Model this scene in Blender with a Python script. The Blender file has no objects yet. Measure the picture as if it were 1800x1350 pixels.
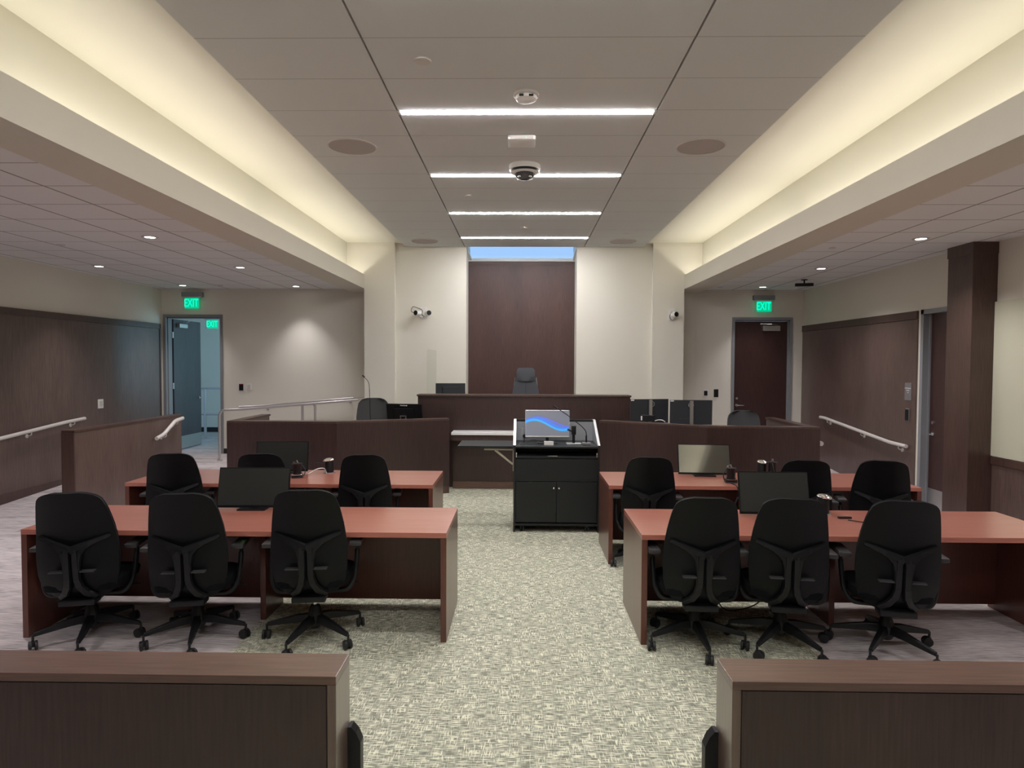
import bpy, bmesh, math, random
from mathutils import Vector, Matrix
random.seed(4)
PI = math.pi
SC = bpy.context.scene
COL = SC.collection

# ------------------------------------------------------------------ camera, world, exposure
cam_data = bpy.data.cameras.new('camera')
cam_data.sensor_fit = 'HORIZONTAL'; cam_data.sensor_width = 36.0
cam_data.lens = 36.0 * 1128.0 / 1800.0
cam_data.clip_start = 0.05; cam_data.clip_end = 200
cam = bpy.data.objects.new('camera', cam_data); COL.objects.link(cam)
cam.matrix_world = Matrix.Translation((0, 0, 1.93)) @ (
    Matrix.Rotation(math.atan(18 / 1128), 4, 'Z') @ Matrix.Rotation(PI / 2 - math.atan(37 / 1128), 4, 'X')
    @ Matrix.Rotation(math.radians(0.25), 4, 'Z'))
SC.camera = cam
SC.view_settings.view_transform = 'Standard'
SC.view_settings.look = 'None'
SC.view_settings.gamma = 1.0
SC.view_settings.use_curve_mapping = False
SC.view_settings.exposure = 1.25
wd = bpy.data.worlds.new('sky'); SC.world = wd; wd.use_nodes = True
bg = wd.node_tree.nodes['Background']
bg.inputs[0].default_value = (0.30, 0.48, 0.80, 1); bg.inputs[1].default_value = 0.60

STRIP = 40.0      # linear light emission
COVE = 5.2       # watts per cove segment
DOWN = 38.0       # watts per downlight
WARM = (1.0, 0.945, 0.84); NEUT = (1.0, 0.955, 0.90)

def area(name, loc, rot, sx, sy, w, col, spread=PI, parent=None):
    l = bpy.data.lights.new(name, 'AREA'); l.shape = 'RECTANGLE'; l.size = sx; l.size_y = sy
    l.energy = w; l.color = col; l.spread = spread
    o = bpy.data.objects.new(name, l); COL.objects.link(o); o.location = loc; o.rotation_euler = rot
    if parent: o.parent = parent
    return o

# ------------------------------------------------------------------ materials
def sr(r, g, b):
    f = lambda c: ((c / 255 + 0.055) / 1.055) ** 2.4 if c > 10 else c / 255 / 12.92
    return (f(r), f(g), f(b), 1)

def mat(name, col, rough=0.5, metal=0.0, coat=0.0, spec=0.5, emit=None, es=0.0, trans=0.0, alpha=1.0):
    m = bpy.data.materials.new(name); m.use_nodes = True
    b = m.node_tree.nodes['Principled BSDF']
    b.inputs['Base Color'].default_value = col
    b.inputs['Roughness'].default_value = rough
    b.inputs['Metallic'].default_value = metal
    b.inputs['Coat Weight'].default_value = coat
    b.inputs['Coat Roughness'].default_value = 0.25
    b.inputs['Specular IOR Level'].default_value = spec
    b.inputs['Transmission Weight'].default_value = trans
    b.inputs['Alpha'].default_value = alpha
    if emit:
        b.inputs['Emission Color'].default_value = emit; b.inputs['Emission Strength'].default_value = es
    return m

def nd(m, t, **kw):
    n = m.node_tree.nodes.new(t)
    for k, v in kw.items(): setattr(n, k, v)
    return n
def lk(m, a, b): m.node_tree.links.new(a, b)

def noise(m, vec, scale, detail=4, sc=(1, 1, 1)):
    mp = nd(m, 'ShaderNodeMapping'); mp.inputs['Scale'].default_value = sc
    lk(m, vec, mp.inputs['Vector'])
    n = nd(m, 'ShaderNodeTexNoise'); n.inputs['Scale'].default_value = scale; n.inputs['Detail'].default_value = detail
    lk(m, mp.outputs[0], n.inputs['Vector'])
    return n.outputs['Fac']

def ramp(m, fac, stops):
    r = nd(m, 'ShaderNodeValToRGB')
    e = r.color_ramp.elements
    while len(e) < len(stops): e.new(0.5)
    for i, (p, c) in enumerate(stops): e[i].position = p; e[i].color = c
    lk(m, fac, r.inputs['Fac'])
    return r.outputs['Color']

def mix(m, fac, a, b, mode='MIX'):
    x = nd(m, 'ShaderNodeMix', data_type='RGBA', blend_type=mode)
    if isinstance(fac, (int, float)): x.inputs[0].default_value = fac
    else: lk(m, fac, x.inputs[0])
    for i, v in ((6, a), (7, b)):
        if isinstance(v, tuple): x.inputs[i].default_value = v
        else: lk(m, v, x.inputs[i])
    return x.outputs[2]

def mth(m, op, a, b=None, c=None):
    n = nd(m, 'ShaderNodeMath', operation=op)
    for i, v in enumerate((a, b, c)):
        if v is None: continue
        if isinstance(v, (int, float)): n.inputs[i].default_value = v
        else: lk(m, v, n.inputs[i])
    return n.outputs[0]

def bump(m, h, strength, dist):
    b = nd(m, 'ShaderNodeBump'); b.inputs['Strength'].default_value = strength; b.inputs['Distance'].default_value = dist
    lk(m, h, b.inputs['Height']); lk(m, b.outputs[0], m.node_tree.nodes['Principled BSDF'].inputs['Normal'])

def wood(name, dark, light, rough=0.35, coat=0.2, axis='z', seam=None, spec=0.5, vary=0.35):
    m = mat(name, dark, rough, coat=coat, spec=spec)
    tc = nd(m, 'ShaderNodeTexCoord').outputs['Object']
    s = {'z': (1, 1, 0.05), 'x': (0.05, 1, 1), 'y': (1, 0.05, 1)}[axis]
    g = noise(m, tc, 90, 6, s)
    s2 = {'z': (1, 1, 0.25), 'x': (0.25, 1, 1), 'y': (1, 0.25, 1)}[axis]
    cl = noise(m, tc, 3.2, 3, s2)
    f = mth(m, 'ADD', mth(m, 'MULTIPLY', g, 1 - vary), mth(m, 'MULTIPLY', cl, vary))
    c = ramp(m, f, [(0.26, dark), (0.76, light)])
    if seam:   # wide veneer leaves, each with its own tone
        ax, wdt = seam
        sp = nd(m, 'ShaderNodeSeparateXYZ'); lk(m, tc, sp.inputs[0])
        k = mth(m, 'FLOOR', mth(m, 'DIVIDE', sp.outputs[ax], wdt))
        wn = nd(m, 'ShaderNodeTexWhiteNoise', noise_dimensions='1D'); lk(m, k, wn.inputs['W'])
        v = mth(m, 'MULTIPLY_ADD', wn.outputs['Value'], 0.28, 0.86)
        hsv = nd(m, 'ShaderNodeHueSaturation'); lk(m, c, hsv.inputs['Color']); lk(m, v, hsv.inputs['Value'])
        c = hsv.outputs[0]
    b = m.node_tree.nodes['Principled BSDF']
    lk(m, c, b.inputs['Base Color'])
    return m

def paint(name, col, rough=0.75):
    m = mat(name, col, rough, spec=0.3)
    tc = nd(m, 'ShaderNodeTexCoord').outputs['Object']
    n = noise(m, tc, 350, 3)
    bump(m, n, 0.12, 0.002)
    return m

def line_mask(m, coord, origin, step, w):
    f = mth(m, 'FRACT', mth(m, 'DIVIDE', mth(m, 'SUBTRACT', coord, origin), step))
    return mth(m, 'LESS_THAN', f, w / step)

def tile_mat(name, col, linecol, xo=None, xs=None, yo=None, ys=None, w=0.012, rough=0.9):
    m = mat(name, col, rough, spec=0.2)
    tc = nd(m, 'ShaderNodeTexCoord').outputs['Object']
    sp = nd(m, 'ShaderNodeSeparateXYZ'); lk(m, tc, sp.inputs[0])
    mk = line_mask(m, sp.outputs[1], yo, ys, w)
    if xs: mk = mth(m, 'MAXIMUM', mk, line_mask(m, sp.outputs[0], xo, xs, w * 1.6))
    fine = noise(m, tc, 500, 2)
    base = mix(m, fine, tuple(c * 0.93 for c in col[:3]) + (1,), tuple(min(1, c * 1.06) for c in col[:3]) + (1,))
    c = mix(m, mk, base, linecol)
    lk(m, c, m.node_tree.nodes['Principled BSDF'].inputs['Base Color'])
    return m

def carpet_mat():
    m = mat('carpet', sr(150, 150, 130), 0.95, spec=0.1)
    tc = nd(m, 'ShaderNodeTexCoord').outputs['Object']
    # green woven part: short dashes across and along, in checker-like patches
    a = noise(m, tc, 44, 1, (0.36, 4.2, 1))
    b = noise(m, tc, 44, 1, (3.6, 0.42, 1))
    patch = noise(m, tc, 8.5, 2)
    pk = ramp(m, patch, [(0.44, (0, 0, 0, 1)), (0.56, (1, 1, 1, 1))])
    ab = mix(m, pk, a, b)
    ca = ramp(m, a, [(0.46, (0, 0, 0, 1)), (0.62, (1, 1, 1, 1))])
    cb = ramp(m, b, [(0.52, (0, 0, 0, 1)), (0.62, (1, 1, 1, 1))])
    w = mix(m, 1.0, ca, mix(m, pk, mix(m, 0.4, (0, 0, 0, 1), cb), cb), 'SCREEN')
    green = ramp(m, w, [(0.0, sr(136, 136, 122)), (0.35, sr(168, 167, 151)), (0.75, sr(208, 206, 186)), (1.0, sr(236, 233, 212))])
    tint = noise(m, tc, 1.3, 2)
    green = mix(m, mth(m, 'MULTIPLY', tint, 0.4), green, mix(m, 1.0, green, (0.88, 0.95, 0.86, 1), 'MULTIPLY'))
    # grey-mauve linear part
    g1 = noise(m, tc, 22, 4, (0.35, 6.0, 1))
    g2 = noise(m, tc, 3, 2, (0.5, 2.5, 1))
    gf = mth(m, 'ADD', mth(m, 'MULTIPLY', g1, 0.7), mth(m, 'MULTIPLY', g2, 0.3))
    grey = ramp(m, gf, [(0.36, sr(144, 137, 138)), (0.5, sr(192, 183, 183)), (0.64, sr(220, 211, 209))])
    sp = nd(m, 'ShaderNodeSeparateXYZ'); lk(m, tc, sp.inputs[0])
    edge = mth(m, 'MULTIPLY', mth(m, 'SUBTRACT', noise(m, tc, 26, 2), 0.5), 0.25)
    xx = mth(m, 'ABSOLUTE', mth(m, 'ADD', mth(m, 'SUBTRACT', sp.outputs[0], 0.03), edge))
    side = mth(m, 'GREATER_THAN', xx, 1.96)
    c = mix(m, side, green, grey)
    lk(m, c, m.node_tree.nodes['Principled BSDF'].inputs['Base Color'])
    hb = mth(m, 'ADD', a, b)
    bump(m, hb, 0.35, 0.006)
    return m

M = {}
M['wall'] = paint('cream_paint', sr(228, 224, 212))
M['beam_paint'] = paint('beam_paint', sr(214, 208, 194))
M['cove_paint'] = paint('cove_paint', sr(230, 227, 213))
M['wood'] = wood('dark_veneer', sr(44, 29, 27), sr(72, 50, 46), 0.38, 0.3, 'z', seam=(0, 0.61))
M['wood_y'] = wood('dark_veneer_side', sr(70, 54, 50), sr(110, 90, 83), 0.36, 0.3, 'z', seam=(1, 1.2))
M['wood_alcove'] = wood('alcove_veneer', sr(54, 31, 27), sr(88, 56, 49), 0.5, 0.05, 'z', seam=(0, 1.0))
M['wood_rail'] = wood('rail_wood', sr(70, 48, 41), sr(114, 84, 71), 0.34, 0.7, 'x')
M['wood_panel'] = wood('rail_panel', sr(52, 39, 37), sr(78, 60, 55), 0.45, 0.1, 'z', seam=(0, 0.5))
M['wood_trim'] = wood('trim_wood', sr(54, 36, 32), sr(92, 68, 60), 0.4, 0.3, 'z')
M['wood_end'] = wood('end_wood', sr(84, 64, 56), sr(112, 90, 80), 0.34, 1.0, 'z')
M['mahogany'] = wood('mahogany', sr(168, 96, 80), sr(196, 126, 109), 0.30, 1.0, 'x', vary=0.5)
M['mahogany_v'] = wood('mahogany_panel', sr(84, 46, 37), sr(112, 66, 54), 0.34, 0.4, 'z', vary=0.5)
M['carpet'] = carpet_mat()
M['cloud'] = tile_mat('cloud_tile', sr(212, 213, 211), sr(180, 179, 176), yo=4.187, ys=0.594, w=0.010)
M['tile'] = tile_mat('ceiling_tile', sr(228, 227, 226), sr(150, 146, 143), xo=-3.85, xs=0.6, yo=4.525, ys=0.594, w=0.013)
M['black'] = mat('black_plastic', sr(19, 20, 23), 0.42, spec=0.4)
M['shell'] = mat('chair_shell', sr(9, 11, 15), 0.45, spec=0.25)
M['fabric'] = mat('black_fabric', sr(13, 14, 18), 0.9, spec=0.2)
M['grey_fabric'] = mat('grey_fabric', sr(70, 71, 72), 0.85)
M['back_grey'] = mat('monitor_back', sr(52, 55, 61), 0.4)
M['leather'] = mat('grey_leather', sr(78, 81, 88), 0.5)
M['armpad'] = mat('arm_pad', sr(58, 57, 58), 0.38)
M['rubber'] = mat('rubber', sr(30, 30, 31), 0.55)
M['chrome'] = mat('chrome', (0.75, 0.75, 0.76, 1), 0.2, metal=1)
M['steel'] = mat('satin_steel', (0.62, 0.62, 0.62, 1), 0.35, metal=1)
M['rail_paint'] = mat('rail_paint', sr(214, 208, 202), 0.3, coat=0.3)
M['rail_metal'] = mat('rail_metal', sr(196, 192, 190), 0.32, metal=0.55)
M['frame'] = mat('frame_grey', sr(138, 140, 143), 0.45)
M['door_wood'] = wood('door_veneer', sr(44, 25, 24), sr(74, 46, 42), 0.4, 0.3, 'z')
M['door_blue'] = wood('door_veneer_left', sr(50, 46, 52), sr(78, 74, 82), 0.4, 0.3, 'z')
M['white'] = mat('white_plastic', sr(232, 230, 226), 0.4)
M['offwhite'] = mat('ivory_metal', sr(205, 198, 178), 0.45)
M['screen'] = mat('dark_screen', (0.012, 0.014, 0.014, 1), 0.06, spec=0.9)
M['screen'].node_tree.nodes['Principled BSDF'].inputs['IOR'].default_value = 2.4
M['matte_screen'] = mat('matte_screen', (0.020, 0.024, 0.023, 1), 0.28, spec=0.8)
M['laminate'] = mat('white_laminate', sr(244, 242, 242), 0.3)
M['lectern'] = mat('black_laminate', sr(21, 24, 27), 0.42)
M['lectern_grey'] = mat('grey_interior', sr(150, 152, 156), 0.45)
M['acoustic'] = paint('acoustic_fabric', sr(196, 195, 172), 0.95)
M['joint'] = mat('ceiling_reveal', sr(105, 100, 96), 0.8)
M['dome'] = mat('dome_plastic', sr(60, 60, 62), 0.08, spec=0.9)
M['speaker'] = mat('speaker_grille', sr(178, 170, 166), 0.8)
M['ring'] = mat('white_ring', sr(206, 200, 194), 0.5)
M['sign'] = mat('grey_sign', sr(120, 116, 118), 0.5)
M['red'] = mat('red_lens', sr(190, 60, 60), 0.4)
M['dark_base'] = mat('black_baseboard', sr(22, 24, 26), 0.5)
M['light'] = mat('diffuser', (1, 1, 1, 1), 0.5, emit=(1.0, 0.985, 1.0, 1), es=STRIP)
M['down'] = mat('downlight_lens', (1, 1, 1, 1), 0.5, emit=(1.0, 0.97, 0.93, 1), es=5.0)
M['off'] = mat('dim_lens', sr(190, 184, 178), 0.5)
M['exit_panel'] = mat('exit_panel', (0.0, 0.25, 0.14, 1), 0.3, emit=(0.0, 0.50, 0.24, 1), es=0.42)
M['exit_text'] = mat('exit_letters', (0.0, 0.6, 0.4, 1), 0.3, emit=(0.0, 1.0, 0.55, 1), es=0.62)
M['led'] = mat('green_led', (0, 0.8, 0.6, 1), 0.3, emit=(0.4, 1.0, 0.2, 1), es=0.8)
M['sky_trim'] = paint('skylight_trim', sr(214, 212, 204))

def glass(name, tint=(0.97, 0.99, 0.98, 1), a=0.05):
    m = bpy.data.materials.new(name); m.use_nodes = True
    nt = m.node_tree; nt.nodes.clear()
    o = nt.nodes.new('ShaderNodeOutputMaterial'); t = nt.nodes.new('ShaderNodeBsdfTransparent'); t.inputs[0].default_value = tint
    g = nt.nodes.new('ShaderNodeBsdfGlossy'); g.inputs['Roughness'].default_value = 0.03
    mx = nt.nodes.new('ShaderNodeMixShader'); mx.inputs[0].default_value = a
    nt.links.new(t.outputs[0], mx.inputs[1]); nt.links.new(g.outputs[0], mx.inputs[2])
    nt.links.new(mx.outputs[0], o.inputs[0])
    return m
M['glass'] = glass('clear_glass')
M['acrylic'] = glass('acrylic', (0.96, 0.97, 0.96, 1))

def screen_wave():
    """grey desktop with blue ribbons, emitted by the display"""
    m = mat('wave_display', (0.02, 0.02, 0.02, 1), 0.25)
    tc = nd(m, 'ShaderNodeTexCoord').outputs['Generated']
    sp = nd(m, 'ShaderNodeSeparateXYZ'); lk(m, tc, sp.inputs[0])
    x, z = sp.outputs[0], sp.outputs[2]
    def band(c0, amp, ph, wdt, fr=5.4):
        y = mth(m, 'MULTIPLY_ADD', mth(m, 'SINE', mth(m, 'MULTIPLY_ADD', x, fr, ph)), amp, c0)
        d = mth(m, 'ABSOLUTE', mth(m, 'SUBTRACT', z, y))
        return mth(m, 'SUBTRACT', 1.0, mth(m, 'MINIMUM', mth(m, 'DIVIDE', d, wdt), 1.0))
    base = (0.15, 0.155, 0.185, 1)
    c = mix(m, band(0.53, 0.20, 0.45, 0.055, 4.0), base, (0.10, 0.13, 0.85, 1))
    c = mix(m, band(0.47, 0.20, 0.45, 0.10, 4.6), c, (0.02, 0.20, 0.95, 1))
    c = mix(m, band(0.43, 0.20, 0.65, 0.06, 4.8), c, (0.0, 0.45, 1.0, 1))
    b = m.node_tree.nodes['Principled BSDF']
    lk(m, c, b.inputs['Emission Color']); b.inputs['Emission Strength'].default_value = 0.48
    return m
M['wave'] = screen_wave()

# ------------------------------------------------------------------ mesh helpers
class B:
    def __init__(s): s.bm = bmesh.new()
    def box(s, x0, x1, y0, y1, z0, z1, bev=0.0, mt=None):
        g = bmesh.ops.create_cube(s.bm, size=1)
        vs = g['verts']
        bmesh.ops.transform(s.bm, verts=vs, matrix=Matrix.Translation(((x0 + x1) / 2, (y0 + y1) / 2, (z0 + z1) / 2)) @ Matrix.Diagonal((abs(x1 - x0), abs(y1 - y0), abs(z1 - z0), 1)))
        if bev > 0:
            es = list({e for v in vs for e in v.link_edges})
            r = bmesh.ops.bevel(s.bm, geom=es, offset=bev, segments=2, affect='EDGES', profile=0.6)
            vs = list({v for f in r['faces'] for v in f.verts} | {v for v in vs if v.is_valid})
        if mt is not None:
            bmesh.ops.transform(s.bm, verts=vs, matrix=mt)
        return s
    def tube(s, pts, r, seg=12, rr=None):
        pts = [Vector(p) for p in pts]; rings = []
        n = len(pts)
        t0 = (pts[1] - pts[0]).normalized()
        up = Vector((0, 0, 1)) if abs(t0.z) < 0.9 else Vector((0, 1, 0))
        nrm = t0.cross(up).normalized()
        for i, p in enumerate(pts):
            t = (pts[min(i + 1, n - 1)] - pts[max(i - 1, 0)]).normalized()
            nrm = (nrm - t * nrm.dot(t)).normalized(); bn = t.cross(nrm)
            q = rr[i] if rr else r
            rings.append([s.bm.verts.new(p + (nrm * math.cos(2 * PI * k / seg) + bn * math.sin(2 * PI * k / seg)) * q) for k in range(seg)])
        for a, b in zip(rings, rings[1:]):
            for k in range(seg):
                s.bm.faces.new((a[k], a[(k + 1) % seg], b[(k + 1) % seg], b[k]))
        s.bm.faces.new(rings[0][::-1]); s.bm.faces.new(rings[-1])
        return s
    def lathe(s, prof, c=(0, 0, 0), seg=24, mt=None, caps=True):
        rings = []
        for r, z in prof:
            ring = []
            for k in range(seg):
                v = Vector((c[0] + r * math.cos(2 * PI * k / seg), c[1] + r * math.sin(2 * PI * k / seg), c[2] + z))
                if mt is not None: v = mt @ v
                ring.append(s.bm.verts.new(v))
            rings.append(ring)
        for a, b in zip(rings, rings[1:]):
            for k in range(seg): s.bm.faces.new((a[k], a[(k + 1) % seg], b[(k + 1) % seg], b[k]))
        if caps: s.bm.faces.new(rings[0][::-1]); s.bm.faces.new(rings[-1])
        return s
    def prism(s, poly, f):
        """poly: 2D points; f(u, v, k) -> xyz for k = 0, 1"""
        a = [s.bm.verts.new(f(u, v, 0)) for u, v in poly]; b = [s.bm.verts.new(f(u, v, 1)) for u, v in poly]
        n = len(poly)
        s.bm.faces.new(a); s.bm.faces.new(b[::-1])
        for i in range(n): s.bm.faces.new((a[i], b[i], b[(i + 1) % n], a[(i + 1) % n]))
        return s
    def obj(s, name, m, parent=None, smooth=False, loc=None, rotz=0, bev=0):
        bmesh.ops.recalc_face_normals(s.bm, faces=s.bm.faces[:])
        me = bpy.data.meshes.new(name); s.bm.to_mesh(me); s.bm.free()
        if smooth:
            for p in me.polygons: p.use_smooth = True
            me.set_sharp_from_angle(angle=math.radians(38))
        me.materials.append(M[m] if isinstance(m, str) else m)
        o = bpy.data.objects.new(name, me); COL.objects.link(o)
        if parent: o.parent = parent
        if loc: o.location = loc
        if rotz: o.rotation_euler = (0, 0, rotz)
        if bev:
            bv = o.modifiers.new('bevel', 'BEVEL'); bv.width = bev; bv.segments = 2; bv.limit_method = 'ANGLE'
        return o

def thing(name, label, cat, loc=(0, 0, 0), rotz=0, group=None):
    o = bpy.data.objects.new(name, None); COL.objects.link(o); o.empty_display_size = 0.1
    o.location = loc; o.rotation_euler = (0, 0, rotz); o['label'] = label; o['category'] = cat
    if group: o['group'] = group
    return o
def tag(o, label, cat, group=None):
    o['label'] = label; o['category'] = cat
    if group: o['group'] = group
    return o
def struct(o): o['kind'] = 'structure'; return o
def dup(root, loc, rotz, label, group=None):
    r = root.copy(); COL.objects.link(r); r.location = loc; r.rotation_euler = (0, 0, rotz); r['label'] = label
    if group: r['group'] = group
    for ch in list(root.children):
        c = ch.copy(); COL.objects.link(c); c.parent = r
        for g in list(ch.children):
            d = g.copy(); COL.objects.link(d); d.parent = c
    return r
def text(body, size, m, parent, loc, rot=(PI / 2, 0, 0), name='lettering', ext=0.001, align='CENTER'):
    c = bpy.data.curves.new(name, 'FONT'); c.body = body; c.size = size; c.extrude = ext
    c.align_x = align; c.align_y = 'CENTER'
    tmp = bpy.data.objects.new('tmp', c); COL.objects.link(tmp)
    me = bpy.data.meshes.new_from_object(tmp.evaluated_get(bpy.context.evaluated_depsgraph_get()))
    bpy.data.objects.remove(tmp); bpy.data.curves.remove(c)
    me.materials.clear(); me.materials.append(M[m])
    o = bpy.data.objects.new(name, me); COL.objects.link(o); o.location = loc; o.rotation_euler = rot
    if parent: o.parent = parent
    return o
def rnd(pts, r=0.05, n=5):
    """round the corners of a polyline"""
    P = [Vector(p) for p in pts]; out = [P[0]]
    for a, b, c in zip(P, P[1:], P[2:]):
        d1 = (a - b); d2 = (c - b); q = min(r, d1.length / 2.1, d2.length / 2.1)
        s, e = b + d1.normalized() * q, b + d2.normalized() * q
        for i in range(n + 1):
            t = i / n; out.append(s * (1 - t) ** 2 + b * 2 * t * (1 - t) + e * t * t)
    out.append(P[-1]); return out

# ------------------------------------------------------------------ room shell
YB = -4.0; YD = 12.3; XL = -6.96; XR = 5.33; ZS = 3.33; ZC = 4.02; ZT = 4.08
struct(B().box(-7.3, 5.8, YB, YD + 0.15, -0.1, 0).obj('floor', 'carpet'))
def ramp_floor(x0, x1, ya, yb, h):
    b = B(); b.prism([(ya, 0.0), (yb, h), (YD + 0.15, h), (YD + 0.15, 0.0)], lambda u, v, k: ((x0, x1)[k], u, v))
    return struct(b.obj('floor', 'carpet'))
ramp_floor(XL, -4.12, 8.2, 11.2, 0.15)
ramp_floor(4.05, 5.45, 9.2, 11.3, 0.15)
# raised staff platforms behind the counters
struct(B().box(-4.0, -1.7, 10.15, 11.55, 0.0, 0.28).obj('floor', 'carpet'))
struct(B().box(-3.85, -1.72, 9.25, 10.15, 0.0, 0.28).obj('floor', 'carpet'))
struct(B().box(-1.55, 1.6, 10.02, 11.65, 0.0, 0.55).obj('floor', 'carpet'))
struct(B().box(1.75, 3.78, 9.3, 11.5, 0.0, 0.15).obj('floor', 'carpet'))
# walls
struct(B().box(XL - 0.15, XL, YB, YD + 0.15, 0, 4.3).obj('wall_left', 'wall'))
rw = B(); rw.box(XR, XR + 0.15, 8.66, YD + 0.15, 0, 4.3); rw.box(XR, XR + 0.15, 7.43, 8.66, 2.655, 4.3); rw.box(5.405, XR + 0.15, YB, 7.43, 0, 4.3)
struct(rw.obj('wall_right', 'wall'))
struct(B().box(XL - 0.15, 5.8, YB - 0.15, YB, 0, 4.3).obj('wall_rear', 'wall'))
DL = (-6.925, -5.775, 0.15, 2.835); DR = (3.985, 5.125, 0.15, 2.815)
bw = B()
bw.box(XL, DL[0], YD, YD + .15, 0, 4.3); bw.box(DL[0], DL[1], YD, YD + .15, DL[3], 4.3); bw.box(DL[1], -2.9, YD, YD + .15, 0, 4.3)
bw.box(2.9, DR[0], YD, YD + .15, 0, 4.3); bw.box(DR[0], DR[1], YD, YD + .15, DR[3], 4.3); bw.box(DR[1], XR, YD, YD + .15, 0, 4.3)
struct(bw.obj('wall_back', 'wall'))
pr = B()
pr.box(-2.853, -2.30, 11.55, YD + .15, 0, ZT); pr.box(-3.23, -2.853, 12.2, YD, 0, 3.26); pr.box(-3.30, -2.853, 11.55, YD, 3.34, ZT)
pr.box(2.325, 2.885, 11.55, YD + .15, 0, ZT); pr.box(2.885, 3.262, 12.2, YD, 0, 3.26); pr.box(2.885, 3.33, 11.55, YD, 3.34, ZT)
struct(pr.obj('wall_back', 'wall'))
cw = B()
cw.box(-2.30, -1.02, 11.65, YD + .15, 0, ZT); cw.box(0.975, 2.325, 11.65, YD + .15, 0, ZT); cw.box(-1.02, 0.975, 12.13, YD + .15, 0, 3.83)
struct(cw.obj('wall_back', 'wall'))
# ceilings
struct(B().box(XL, -3.27, YB, YD, ZS, ZS + 0.03).obj('ceiling', 'tile'))
struct(B().box(3.30, 5.48, YB, YD, ZS, ZS + 0.03).obj('ceiling', 'tile'))
rf = B()
rf.box(-7.3, 5.8, YB - .15, 11.66, ZT, ZT + 0.25); rf.box(-7.3, -1.02, 11.66, YD + .15, ZT, ZT + 0.25); rf.box(0.975, 5.8, 11.66, YD + .15, ZT, ZT + 0.25)
struct(rf.obj('ceiling', 'cove_paint'))
JL, JR = -1.048, 1.10
cl = B()
cl.box(-2.135, JL - .007, YB, 11.63, ZC, ZC + 0.045); cl.box(JL + .007, JR - .007, YB, 11.63, ZC, ZC + 0.045); cl.box(JR + .007, 2.175, YB, 11.63, ZC, ZC + 0.045)
struct(cl.obj('ceiling', 'cloud'))
struct(B().box(JL - .02, JL + .02, YB, 11.62, ZC + .046, ZT - .002).box(JR - .02, JR + .02, YB, 11.62, ZC + .046, ZT - .002).obj('ceiling', 'joint'))
# beams with light troughs on top
def beam(s, xi, xo, xw):
    b = B()
    b.box(xi, xo, YB, 12.2, 3.26, 3.335)
    b.box(xi, xi + s * 0.03, YB, 11.55, 3.335, 3.512)
    struct(b.obj('ceiling', 'beam_paint')); b = B()
    b.box(xi + s * .03, xw, YB, 11.55, 3.335, 3.38)
    b.box(xw, xw + s * 0.06, YB, 11.55, 3.335, ZT)
    struct(b.obj('ceiling', 'cove_paint'))
beam(-1, -2.853, -3.26, -3.158); beam(1, 2.885, 3.295, 3.197)
for s, x in ((-1, -3.0), (1, 3.035)):
    for k in range(4):
        yc = -2.05 + 3.88 * k
        t = B().box(-0.03, 0.03, -1.86, 1.86, 0, 0.018).obj('cove_light', 'ring', loc=(x, yc, 3.381))
        where = ['nearest the rear wall', 'above the gallery rail', 'over the front desks', 'running to the back wall'][k]
        tag(t, 'hidden linear cove light in the %s ceiling trough %s' % ('left' if s < 0 else 'right', where), 'light', 'cove lights')
        area('cove_glow', (0, 0, 0.024), (PI, math.radians(-18 * s), 0), 0.05, 3.7, COVE, WARM, parent=t)
# skylight
sk = struct(B().prism([(11.66, 4.06), (12.10, 3.885), (12.10, 3.875), (11.66, 4.05)], lambda u, v, k: ((-1.02, 0.975)[k], u, v)).obj('window_1', 'glass'))
struct(B().box(-1.02, 0.975, 12.07, 12.13, 3.83, 3.885).obj('window_frame', 'sky_trim', sk))
struct(B().prism([(11.66, 4.048), (12.08, 3.88), (12.08, 3.84), (11.66, 4.008)], lambda u, v, k: ((-1.02, -0.955)[k] if u > 12 else (-1.02, -1.012)[k], u, v))
       .prism([(11.66, 4.048), (12.08, 3.88), (12.08, 3.84), (11.66, 4.008)], lambda u, v, k: ((0.975, 0.93)[k] if u > 12 else (0.975, 0.968)[k], u, v)).obj('window_frame', 'sky_trim', sk))
# shaft walls over the skylight
struct(B().box(-1.06, -1.02, 11.62, 12.5, 4.06, 4.9).box(0.975, 1.015, 11.62, 12.5, 4.06, 4.9).obj('trim_1', 'sky_trim'))
# wood paneling
t = struct(B().box(-1.02, 0.975, 12.10, 12.13, 0.5, 3.765).obj('trim_2', 'wood_alcove'))
struct(B().box(-1.02, 0.975, 12.09, 12.13, 3.765, 3.83).obj('trim_3', 'wood_alcove'))
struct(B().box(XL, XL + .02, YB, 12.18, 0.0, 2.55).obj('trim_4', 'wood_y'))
struct(B().box(XL, XL + .03, YB, 12.2, 2.555, 2.65, .002).box(XL, XL + .03, 12.18, 12.22, 0, 2.65).obj('trim_5', 'wood_trim'))
struct(B().box(XL + .02, XL + .032, YB, 12.18, 0.0, 0.14, .002).obj('baseboard_left', 'wood_trim'))
struct(B().box(XR - .02, XR, 8.74, 12.28, 0.0, 2.54).obj('trim_6', 'wood_y'))
struct(B().box(XR - .032, XR, 8.74, 12.285, 2.545, 2.655, .002).obj('trim_7', 'wood_trim'))
struct(B().box(5.38, 5.405, YB, 7.4, 0.0, 0.80).obj('trim_8', 'wood_y'))
struct(B().box(5.36, 5.405, YB, 7.4, 0.80, 0.885, .003).obj('trim_9', 'wood_trim'))
struct(B().box(5.375, 5.405, YB, 7.42, 0.89, 2.65, .004).obj('trim_10', 'acoustic'))
cb = B().box(5.12, 5.40, 7.42, 7.85, 0, 3.20).box(5.112, 5.40, 7.412, 7.858, 3.20, 3.33)
struct(cb.obj('trim_11', 'wood_trim'))
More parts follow.
